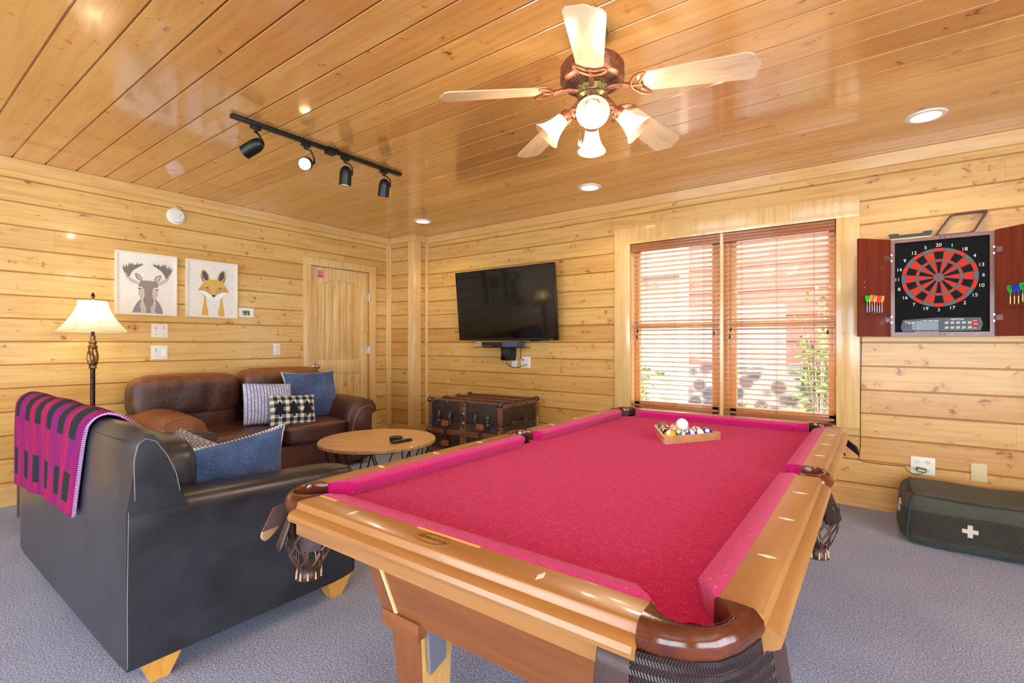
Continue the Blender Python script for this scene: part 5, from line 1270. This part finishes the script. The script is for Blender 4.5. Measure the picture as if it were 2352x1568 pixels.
for x in (-.215, .215):
    g = G(); g.box(x-.018, x+.018, -d-.022, -d-.012, .10, .395, .003); st = g.build('leather_strap', m_strap, body)
    for z in (.40, .205): g = G(); g.box(x-.046, x+.046, -d-.026, -d-.018, z-.03, z+.03, .012, 3); g.build('strap_pad', m_pad, body)
    g = G(); g.tube([(x-.022, -d-.026, .255), (x+.022, -d-.026, .255), (x+.022, -d-.026, .285), (x-.022, -d-.026, .285)], .003, 5, closed=True); g.build('buckle', m_iron, st)
for sx in (-1, 1):
    for sy in (-1, 1):
        g = G(); g.cyl((sx*(w-.05), sy*(d-.05), 0), (sx*(w-.05), sy*(d-.05), .022), .018); g.build('caster', m_iron, TK)
# ================================================================ wool pouf with crosses
PF = thing('pouf', 'dark green and brown wool pouf with pale crosses on the carpet under the dartboard', 'pouf', (.545, 4.05, 0))
m_pf, t = pbr('striped_blanket_wool', rough=1, sheen=.12, spec=.03); P = t.sep(t.obj()); fz = t.noise(t.obj(), 300, 2, .7)
zb_ = t.m('ADD', P[2], t.m('MULTIPLY', t.noise(t.obj(), 5, 2), .03))
c_ = t.ramp(zb_, [(0, sl(38,52,46)), (.075, sl(38,52,46)), (.078, sl(24,24,27)), (.225, sl(26,26,29)), (.228, sl(66,76,66)), (.30, sl(72,78,66)), (.33, sl(84,72,60))], 'LINEAR')
tw = t.m('GREATER_THAN', t.m('FRACT', t.m('MULTIPLY', t.m('ADD', P[0], P[2]), 110)), .5)
c_ = t.mix(t.m('MULTIPLY', tw, .18), c_, sl(120,116,110)); c_ = t.mix(.3, c_, t.ramp(fz, [(.3, sl(16,16,14)), (.7, sl(128,120,106))]))
t._in(t.b.inputs['Base Color'], c_); t._in(t.b.inputs['Normal'], t.bump(fz, .6, .006))
g = G(); hw_, hd_, hh_ = .44, .28, .155
def pf(P_):
    s = P_.z/hh_; k = 1-.04*s; sag = -.03*max(0, s)*math.cos(P_.x/hw_*1.4)*math.cos(P_.y/hd_*1.3)
    cr = .022*max(0, s)*(abs(P_.x)/hw_)**4*(abs(P_.y)/hd_)**2
    return (P_.x*k, P_.y*k, P_.z+sag+cr+.006*noise.noise(P_*7))
g.rbox((0, 0, hh_), (hw_, hd_, hh_), 7, 26, fn=pf, amp=.010, fr=5); pb = g.build('cover', m_pf, PF, ang=180)
m_pst = M_('teal_blanket_edge', sl(44,66,70), .95); m_crs = M_('pale_wool_cross', sl(206,198,184), .95)
def onp(x, y, z):
    a = [x, y, z]; L = sum(abs(q)**7 for q in a)**(1/7); v = Vector((a[0]/L*hw_, a[1]/L*hd_, a[2]/L*hh_)); return Vector(pf(v))+Vector((0, 0, hh_))
g = G()
for a, b in (((-1, -1, 1), (1, -1, 1)), ((-1, -1, -1), (-1, -1, 1)), ((-1, 1, 1), (-1, -1, 1)), ((-1, -1, -.96), (1, -1, -.96))):
    Pp = [onp(*[a[i]+(b[i]-a[i])*s for i in range(3)])*1.0 for s in [k/60 for k in range(61)]]
    ct = Vector((0, 0, hh_))
    for p, q in zip(Pp, Pp[1:]):
        dd = ((p-ct).normalized())*.007; p2 = p.copy(); p2.z = max(.004, p.z)
        g.tube([p, p+dd+(q-p)*.5, q], .0045, 5)
g.build('blanket_edge', m_pst, pb)
def cross(c, u, v, n, s=.034, w=.011):
    g = G(); pts = [(-w, -s), (w, -s), (w, -w), (s, -w), (s, w), (w, w), (w, s), (-w, s), (-w, w), (-s, w), (-s, -w), (-w, -w)]
    c, u, v, n = Vector(c), Vector(u), Vector(v), Vector(n)
    g.prism(pts, lambda a, b: c+u*a+v*b-n*.010, lambda a, b: c+u*a+v*b+n*.007); g.build('cross_patch', m_crs, pb, ang=0)
cf = onp(-.30, -1, -.10); cross(cf, (1, 0, 0), (0, 0, 1), (0, -1, 0))
cl = onp(-1, -.15, .12); tu = (onp(-1, -.30, .12)-cl).normalized(); tn = tu.cross(onp(-1, -.15, .30)-cl).normalized(); tn = tn if tn.x < 0 else -tn; tv = tn.cross(tu); q_ = R(35)
cross(cl, tu*math.cos(q_)+tv*math.sin(q_), tv*math.cos(q_)-tu*math.sin(q_), tn, .040, .012)
# ================================================================ ceiling fan with four bell lights
FX, FY = -1.005, 1.94
m_rust, t = pbr('aged_copper_metal', rough=.38, metal=.6)
t._in(t.b.inputs['Base Color'], t.ramp(t.noise(t.obj(), 45, 4, .7), [(.32, sl(92,52,38)), (.66, sl(168,108,80))]))
m_antq, t = pbr('antique_brass_filigree', rough=.35, metal=.7)
t._in(t.b.inputs['Base Color'], t.ramp(t.noise(t.obj(), 90, 3, .7), [(.35, sl(70,58,34)), (.65, sl(170,150,96))]))
m_blade = wood('pale_oak_blade', sl(188,158,124), sl(212,184,150), along=0, sc=46, rough=.4, stretch=18)
m_slot = M_('dark_vent', sl(40,24,18), .7)
F = thing('ceiling_fan', 'ceiling fan with five pale wood blades and four lit bell glass lamps', 'ceiling fan', (FX, FY, H))
def zz(z): return z-H
g = G(); g.lathe([(.002, zz(H)), (.068, zz(H)), (.070, zz(H-.012)), (.058, zz(H-.045)), (.03, zz(H-.06)), (.02, zz(H-.062))], 32); g.build('canopy', m_antq, F)
g = G(); g.cyl((0, 0, zz(H-.06)), (0, 0, zz(2.44)), .014, n=14); g.build('downrod', m_antq, F)
g = G(); g.lathe([(.02, zz(2.455)), (.06, zz(2.450)), (.10, zz(2.432)), (.128, zz(2.415)), (.138, zz(2.40)), (.139, zz(2.345)), (.136, zz(2.335)), (.128, zz(2.330)), (.122, zz(2.327)), (.075, zz(2.318)), (.02, zz(2.316))], 56); mot = g.build('motor_housing', m_rust, F, ang=30)
g = G()
for i in range(44):
    a = 2*PI*i/44; c, s = math.cos(a), math.sin(a); z0, z1 = zz(2.3262), zz(2.3185)
    p = [Vector((r*c-e*s, r*s+e*c, z-.001)) for r, z, e in ((.117, z0, -.003), (.117, z0, .003), (.080, z1, .0022), (.080, z1, -.0022))]
    g.hexa([q-Vector((0, 0, .0006)) for q in p], [q+Vector((0, 0, .002)) for q in p])
ob = g.build('vent_slots', m_slot, mot, ang=0); ob['kind'] = 'stuff'
g = G(); g.lathe([(.072, zz(2.322)), (.075, zz(2.305)), (.060, zz(2.285)), (.066, zz(2.275)), (.05, zz(2.26))], 40); g.build('filigree_hub', m_antq, F)
g = G(); g.lathe([(.03, zz(2.275)), (.055, zz(2.262)), (.062, zz(2.235)), (.055, zz(2.205)), (.035, zz(2.185)), (.018, zz(2.178)), (.012, zz(2.165)), (.003, zz(2.16))], 36); kit = g.build('light_fitter', m_rust, F, ang=50)
AZ = [7, 79, 151, 223, 295]
pitch = R(12)
def bladeM(a): return Matrix.Rotation(R(a), 4, 'Z')
iron0 = None
for a in AZ:
    Mz = bladeM(a)
    def B(x, y):    # x along the blade, y across, droops outward and is pitched
        s = (x-.20)/.46; z = zz(2.287-.052*s) - y*math.sin(pitch)
        return Mz @ Vector((x, y, z))
    # blade iron: tongue plus open crescent bracket
    g = G(); g.tube([Mz @ Vector((.062, 0, zz(2.298))), Mz @ Vector((.10, 0, zz(2.300))), Mz @ Vector((.14, 0, zz(2.292))), B(.175, 0)+Vector((0, 0, -.010))], [.012, .012, .011, .010], 8)
    L = [B(.200, -.056), B(.188, -.044), B(.180, -.022), B(.172, 0), B(.180, .022), B(.188, .044), B(.200, .056)]
    dn = Vector((0, 0, -.010)); g.tube([p+dn for p in (B(.245, -.066), B(.222, -.062), B(.196, -.048), B(.178, -.022), B(.172, 0), B(.178, .022), B(.196, .048), B(.222, .062), B(.245, .066))], [.004, .0062, .007, .007, .008, .007, .007, .0062, .004], 8)
    g.tube([p+dn for p in (B(.245, -.062), B(.226, -.036), B(.212, -.014), B(.218, 0), B(.212, .014), B(.226, .036), B(.245, .062))], [.004, .0055, .006, .007, .006, .0055, .004], 8)
    g.tube([B(.176, 0)+dn, B(.218, 0)+dn], .006, 8)
    g.build('blade_iron', m_rust, F, ang=60)
    g = G(); W0, W1 = .052, .070
    out = [(.205, -W0+.012), (.215, -W0), (.62, -W1), (.640, -W1+.012), (.648, -W1*.45), (.661, 0), (.648, W1*.45), (.640, W1-.012), (.62, W1), (.215, W0), (.205, W0-.012)]
    # the material's grain follows the blade: build flat along local x and turn the object
    sv = Mz; Mi = Mz.inverted()
    g.prism(out, lambda x, y: Mi @ (B(x, y)+Vector((0, 0, -.003))), lambda x, y: Mi @ (B(x, y)+Vector((0, 0, .003))))
    b = g.build('blade', m_blade, F, ang=0); b.rotation_euler.z = R(a)
m_fglass, t = pbr('ribbed_lamp_glass'); t.n.remove(t.b)
tr = t.new('ShaderNodeBsdfTranslucent', {'Color': (1, .93, .80, 1)}); tp_ = t.new('ShaderNodeBsdfTransparent', {'Color': (1, .96, .88, 1)}); gl = t.new('ShaderNodeBsdfGlossy', {'Roughness': .08})
m1 = t.new('ShaderNodeMixShader', {0: .42}); t.l.new(tr.outputs[0], m1.inputs[1]); t.l.new(tp_.outputs[0], m1.inputs[2])
m2 = t.new('ShaderNodeMixShader', {0: .07}); t.l.new(m1.outputs[0], m2.inputs[1]); t.l.new(gl.outputs[0], m2.inputs[2]); t.l.new(m2.outputs[0], t.n['Material Output'].inputs[0])
m_fbulb = M_('lit_fan_bulb', (1, .9, .75, 1), .4, emit=(1, .84, .60, 1), es=9)
FANL = []
for k, az in enumerate((-62, 28, 118, 208)):
    u = Vector((math.cos(R(az)), math.sin(R(az)), 0)); dn = R(44)
    d = (u*math.cos(dn)+Vector((0, 0, -math.sin(dn)))).normalized()
    p0 = u*.05+Vector((0, 0, zz(2.222))); p1 = p0+u*.035+Vector((0, 0, .004)); p2 = p1+d*.03
    g = G(); g.tube([p0, p1, p2], .009, 8); Q = d.to_track_quat('Z', 'Y').to_matrix().to_4x4()
    g.lathe([(.010, -.012), (.024, -.006), (.027, .010), (.0275, .028), (.025, .032)], 24, p2, Q); am = g.build('lamp_arm', m_rust, F, ang=50)
    for q in range(3):
        g = G(); r = Q @ Vector((math.cos(2.1*q), math.sin(2.1*q), 0)); g.cyl(p2+d*.02+r*.026, p2+d*.02+r*.040, .0022, n=6); g.build('thumbscrew', m_rust, am)
    g = G(); rr = []; base = p2+d*.022
    for s, r in ((0, .0255), (.004, .028), (.02, .031), (.04, .0345), (.06, .041), (.078, .050), (.092, .060), (.098, .0655)):
        rr.append([base+Q @ Vector((r*(1+.014*math.cos(36*a))*math.cos(a), r*(1+.014*math.cos(36*a))*math.sin(a), s*1.12)) for a in [2*PI*j/144 for j in range(144)]])
    g.rings(rr, cap=False); g.build('bell_shade', m_fglass, am, ang=70)
    g = G(); c = base+d*.060; g.sphere(c, .029, 20, 14); g.cyl(base+d*.005, c-d*.02, .014, .02, 14); g.build('bulb', m_fbulb, am, ang=80)
    FANL.append(Vector((FX, FY, H))+c+d*.034)
g = G(); P = Vector((-.045, -.03, zz(2.2))); 
for i in range(22): g.sphere(P+Vector((0, 0, -.0048*i)), .0019, 6, 4)
ch = g.build('pull_chain', m_antq, F)
g = G(); g.lathe([(.002, 0), (.006, -.006), (.0085, -.028), (.006, -.04), (.002, -.044)], 12, P+Vector((0, 0, -.105))); g.build('pull_fob', m_chrome, ch)
# ================================================================ recessed cans
m_cantrim = M_('white_can_trim', sl(238,234,222), .4); m_baf = M_('cream_baffle', sl(236,222,194), .5)
m_canb = M_('lit_can_bulb', (1, .9, .75, 1), .4, emit=(1, .83, .58, 1), es=12)
for (x, y), lb in zip(CANS, ('recessed ceiling light near the dartboard', 'recessed ceiling light in front of the window, behind the fan', 'recessed ceiling light near the chase in the far corner')):
    o = thing('recessed_light', lb, 'ceiling light', (x, y, H), 0, 'recessed ceiling lights')
    g = G(); g.lathe([(.070, -.002), (.074, -.008), (.098, -.006), (.101, 0), (.101, .001)], 48, cap=False); g.build('trim_ring', m_cantrim, o, ang=50)
    g = G(); g.lathe([(.072, -.004), (.066, .02), (.058, .06), (.058, .075)], 40, cap=False); bf = g.build('baffle', m_baf, o, ang=50)
    g = G(); g.lathe([(.057, .03), (.052, .026), (.03, .020), (.002, .018)], 32); g.build('bulb', m_canb, o, ang=60)
    g = G(); g.lathe([(.11, .009), (.11, .10), (.002, .10)], 24, cap=False); g.build('can_housing', m_black, o)
# ================================================================ track light
m_trk = M_('black_track_metal', sl(20,24,22), .4, metal=.3)
TKX, TKY = -3.072, 1.99
T = thing('track_light', 'black ceiling track with four spotlights above the sofas', 'track light', (TKX, TKY, H))
g = G(); g.box(-.018, .018, -.64, .645, -.022, 0, .002); tr_ = g.build('track', m_trk, T)
g = G(); g.box(-.010, .010, -.60, .60, -.0235, -.0215); g.build('track_slot', m_black, tr_)
g = G(); g.box(-.035, .035, -.02, .065, -.010, 0, .002); g.box(-.026, .026, -.012, .05, -.040, -.008, .003); g.build('feed_box', m_trk, T)
m_spotb = M_('lit_spot_bulb', (1, .9, .7, 1), .4, emit=(1, .84, .58, 1), es=7); m_refl = M_('white_spot_lining', sl(240,226,196), .4)
SPOTL = []
heads = [((577, 335), Vector((-.70, -.35, -.38))), ((690, 370), None), ((781, 400), Vector((-.18, .05, -1))), ((867, 428), Vector((-.28, .10, -1)))]
mounts = (1.495, 1.825, 2.128, 2.472)
for k, ((pix, d), my) in enumerate(zip(heads, mounts)):
    y = my-TKY; c = Vector((0, y+.012*(-1 if k == 0 else .3), -.155)); 
    if d is None: d = (EYE-Vector((TKX, my, H-.155))).normalized()+Vector((-.25, .0, 0))
    d = d.normalized(); Q = d.to_track_quat('Z', 'Y').to_matrix().to_4x4()
    g = G(); g.box(-.014, .014, y-.03, y+.03, -.045, -.02, .003); hd = g.build('spot_mount', m_trk, T)
    sd = Q @ Vector((1, 0, 0)); sd = sd if sd.y > 0 else -sd
    g = G(); g.cyl((0, y, -.045), (0, y, -.062), .012, n=12); g.tube([Vector((0, y, -.060)), Vector((0, y, -.066))+sd*.03, c+sd*.046-d*.03+Vector((0, 0, .035)), c+sd*.048-d*.012], .0065, 8); g.build('yoke', m_trk, hd, ang=60)
    g = G(); g.lathe([(.006, -.068), (.022, -.062), (.034, -.046), (.0405, -.024), (.042, 0), (.042, .068), (.0395, .068), (.038, .05), (.038, -.01)], 36, c, Q, cap=False); cn = g.build('spot_can', m_trk, hd, ang=50)
    g = G(); g.lathe([(.0375, .062), (.034, .01), (.002, -.01)], 28, c, Q, cap=False); g.build('reflector', m_refl, cn, ang=60)
    g = G(); g.sphere(c+d*.030, .027, 18, 12); g.build('bulb', m_spotb, cn, ang=180)
    SPOTL.append((Vector((TKX, TKY, H))+c+d*.064, d))
# ================================================================ outside the window
m_soil, t = pbr('ground_soil', rough=1); t._in(t.b.inputs['Base Color'], t.ramp(t.noise(t.obj(), 6, 5, .7), [(.3, sl(70,62,50)), (.7, sl(116,106,90))]))
g = G(); g.box(-14, 8, YB+.25, 22, -.5, -.35); tag(g.build('yard_ground', m_soil, ang=0), None, None, None, 'structure')
m_sid, t = pbr('red_cedar_siding', rough=.8); P = t.sep(t.obj())
t._in(t.b.inputs['Base Color'], t.ramp(t.noise(t.com(t.m('MULTIPLY', P[0], 2), 0, t.m('MULTIPLY', P[2], 40)), 1, 3), [(.3, sl(136,68,58)), (.7, sl(170,98,86))]))
NH = thing('neighbouring_house', 'red cedar clad house wall seen through the window blinds', 'house', (-1.3, 8.2, -.35))
g = G()
for i in range(15):
    z = 1.2+i*.19; g.hexa([(-1.25, -.03, z), (4.5, -.03, z), (4.5, 0, z), (-1.25, 0, z)], [(-1.25, -.005, z+.19), (4.5, -.005, z+.19), (4.5, 0, z+.19), (-1.25, 0, z+.19)])
g.box(-1.25, 4.5, 0, .2, 1.15, 4.1); g.build('siding', m_sid, NH, ang=0)
m_fnd, t = pbr('stone_foundation', rough=.9); vo = t.new('ShaderNodeTexVoronoi', {'Vector': t.obj(), 'Scale': 4.5})
t._in(t.b.inputs['Base Color'], t.mix(t.smooth(vo.outputs['Distance'], .35, .6), t.mix(t.sep(vo.outputs['Color'])[0], sl(64,62,68), sl(104,80,72)), sl(140,132,126)))
g = G(); g.box(-1.3, 4.5, -.05, .2, 0, 1.2); g.build('foundation', m_fnd, NH, ang=0)
g = G(); g.box(-1.32, -1.18, -.06, .2, 0, 4.1); g.build('corner_board', M_('cream_board', sl(226,216,200), .7), NH, ang=0)
m_vent = M_('vent_grille', sl(120,116,110), .5)
g = G(); g.box(.25, .60, -.075, -.045, 1.12, 1.26)
for i in range(11): g.box(.27+i*.029, .29+i*.029, -.08, -.07, 1.14, 1.24)
g.build('crawl_vent', m_vent, NH, ang=0)
SH2 = thing('stone_shed', 'pale stone wall standing further back beyond the corner of the red house', 'wall', (-5.2, 11.0, -.35))
m_pst2, t = pbr('pale_stone', rough=.9); vo = t.new('ShaderNodeTexVoronoi', {'Vector': t.obj(), 'Scale': 3})
t._in(t.b.inputs['Base Color'], t.mix(t.smooth(vo.outputs['Distance'], .3, .6), t.mix(t.sep(vo.outputs['Color'])[0], sl(120,116,104), sl(160,152,138)), sl(176,172,160)))
g = G(); g.box(-3, 2.6, 0, .3, 0, 3.0); g.build('stone_wall', m_pst2, SH2, ang=0)
g = G(); g.hexa([(-3.3, -.4, 3.0), (2.9, -.4, 3.0), (2.9, 2.5, 3.0), (-3.3, 2.5, 3.0)], [(-3.3, .9, 3.9), (2.9, .9, 3.9), (2.9, 1.2, 3.9), (-3.3, 1.2, 3.9)]); g.build('shed_roof', M_('grey_shingle', sl(150,146,142), .9), SH2, ang=0)
m_rock, t = pbr('grey_rock', rough=.95); t._in(t.b.inputs['Base Color'], t.ramp(t.noise(t.obj(), 5, 5, .7), [(.3, sl(58,62,70)), (.7, sl(112,108,108))])); t._in(t.b.inputs['Normal'], t.bump(t.noise(t.obj(), 9, 5, .7), .8, .05))
rnd = random.Random(3)
rock_at = [(-2.9, 6.8), (-2.35, 6.85), (-1.8, 6.75), (-1.25, 6.85), (-.7, 6.8), (-2.3, 7.5), (-1.7, 7.55), (-1.15, 7.5)]
for k, (x, y) in enumerate(rock_at):
    g = G(); s = rnd.uniform(.16, .19); g.rbox((0, 0, 0), (s*1.25, s, s*.85), 3, 8, amp=.10, fr=3.2+k*.3); r = g.build('rock', m_rock, ang=60); r.location = (x, y, -.35+s*.6); r.rotation_euler.z = k*1.3
    tag(r, 'grey boulder in the yard outside, %s from the left' % ('first second third fourth fifth sixth seventh eighth ninth tenth eleventh twelfth'.split()[sorted(range(8), key=lambda i: rock_at[i][0]/rock_at[i][1]).index(k)]), 'rock', 'boulders outside the window')
m_leaf, t = pbr('sunlit_leaves', rough=.6); t._in(t.b.inputs['Base Color'], t.ramp(t.noise(t.obj(), 8, 3), [(.3, sl(60,84,28)), (.7, sl(140,160,70))]))
m_twig = M_('grey_twigs', sl(170,150,130), .9)
for k, (x, y, h, s, lb) in enumerate(((-3.35, 7.75, 1.5, .55, 'tall pale green shrub outside the left end of the window'), (-2.05, 5.9, .75, .34, 'low green shrub outside below the left blind'), (-1.0, 5.9, .8, .34, 'low green shrub outside below the right blind'), (-.62, 7.65, 2.2, .36, 'tall leafy shrub against the red house outside the right blind'))):
    B = thing('shrub', lb, 'shrub', (x, y, -.35)); g = G(); gt = G()
    for i in range(16):
        a = rnd.uniform(0, 2*PI); e = Vector((math.cos(a)*s*rnd.uniform(.2, 1), math.sin(a)*s*rnd.uniform(.2, 1)*.7, h*rnd.uniform(.5, 1)))
        gt.tube([(0, 0, 0), e*.5+Vector((0, 0, .1)), e], [.012, .008, .003], 5)
        for j in range(26):
            q = e*rnd.uniform(.45, 1.05)+Vector((rnd.gauss(0, .09), rnd.gauss(0, .09), rnd.gauss(0, .09))); L = rnd.uniform(.04, .075)
            d1 = Vector((rnd.gauss(0, 1), rnd.gauss(0, 1), rnd.gauss(0, .5))).normalized(); d2 = d1.cross(Vector((rnd.gauss(0, 1), rnd.gauss(0, 1), 1))).normalized()
            g.f([g.v(q-d1*L), g.v(q+d2*L*.45+Vector((0, 0, .008))), g.v(q+d1*L), g.v(q-d2*L*.45+Vector((0, 0, .008)))])
    g.build('foliage', m_leaf, B, ang=0); gt.build('branches', m_twig, B)
SKY, EXPO = 11.0, 0.22
E_FAN, E_CAN, E_TRK, E_LMP = 8, 14, 12, 9
# ================================================================ camera, world, light
cam = bpy.data.cameras.new('camera'); co = bpy.data.objects.new('camera', cam); COL.objects.link(co)
cam.sensor_fit = 'HORIZONTAL'; cam.sensor_width = 36; cam.lens = FPX*36/2352; cam.clip_start = .02
Mx = Matrix((CR, CU, -_fw)).transposed().to_4x4(); Mx.translation = EYE; co.matrix_world = Mx
bpy.context.scene.camera = co
w = bpy.data.worlds.new('sky'); bpy.context.scene.world = w; w.use_nodes = True
nt = w.node_tree; bg = nt.nodes['Background']; bg.inputs[0].default_value = (.80, .90, 1, 1); bg.inputs[1].default_value = SKY
def light(name, ty, loc, en, col, **kw):
    l = bpy.data.lights.new(name, ty); l.energy = en; l.color = col
    rot = kw.pop('rot', None); par = kw.pop('parent', None)
    for k, v in kw.items(): setattr(l, k, v)
    ob = bpy.data.objects.new(name, l); COL.objects.link(ob); ob.location = loc
    if rot: ob.rotation_euler = rot
    return ob
sun = light('sun', 'SUN', (0, 0, 6), 1.2, (1, .95, .85), angle=R(2), rot=(R(52), 0, R(-35)))
WARM = (1, .80, .56)
for p in FANL: light('fan_bulb_light', 'POINT', p, E_FAN, (1, .86, .66), shadow_soft_size=.035)
for x, y in CANS: light('can_light', 'SPOT', (x, y, H-.005), E_CAN, WARM, spot_size=R(140), spot_blend=.6, shadow_soft_size=.05)
for p, d in SPOTL:
    ob = light('track_spot', 'SPOT', p, E_TRK, WARM, spot_size=R(80), spot_blend=.7, shadow_soft_size=.02)
    ob.rotation_euler = d.to_track_quat('-Z', 'Y').to_euler()
light('lamp_bulb_light', 'POINT', LAMPL, E_LMP, (1, .86, .66), shadow_soft_size=.04)
def portal(loc, sx, sy, rot):
    ob = light('window_portal', 'AREA', loc, 1, (1, 1, 1), shape='RECTANGLE', size=sx, size_y=sy, rot=rot); ob.data.cycles.is_portal = True
for a, b, z0, z1 in OPR: portal((XR+.12, (a+b)/2, (z0+z1)/2), b-a, z1-z0, (R(90), 0, R(90)))
for a, b, z0, z1 in OPF: portal(((a+b)/2, YF-.12, (z0+z1)/2), b-a, z1-z0, (R(90), 0, R(180)))
portal(((WX0+WX1)/2, YB+.2, (WZ0+WZ1)/2), WX1-WX0, WZ1-WZ0, (R(90), 0, 0))
sc = bpy.context.scene
sc.view_settings.view_transform = 'Standard'; sc.view_settings.look = 'None'; sc.view_settings.gamma = 1
sc.view_settings.exposure = EXPO; sc.view_settings.use_curve_mapping = False
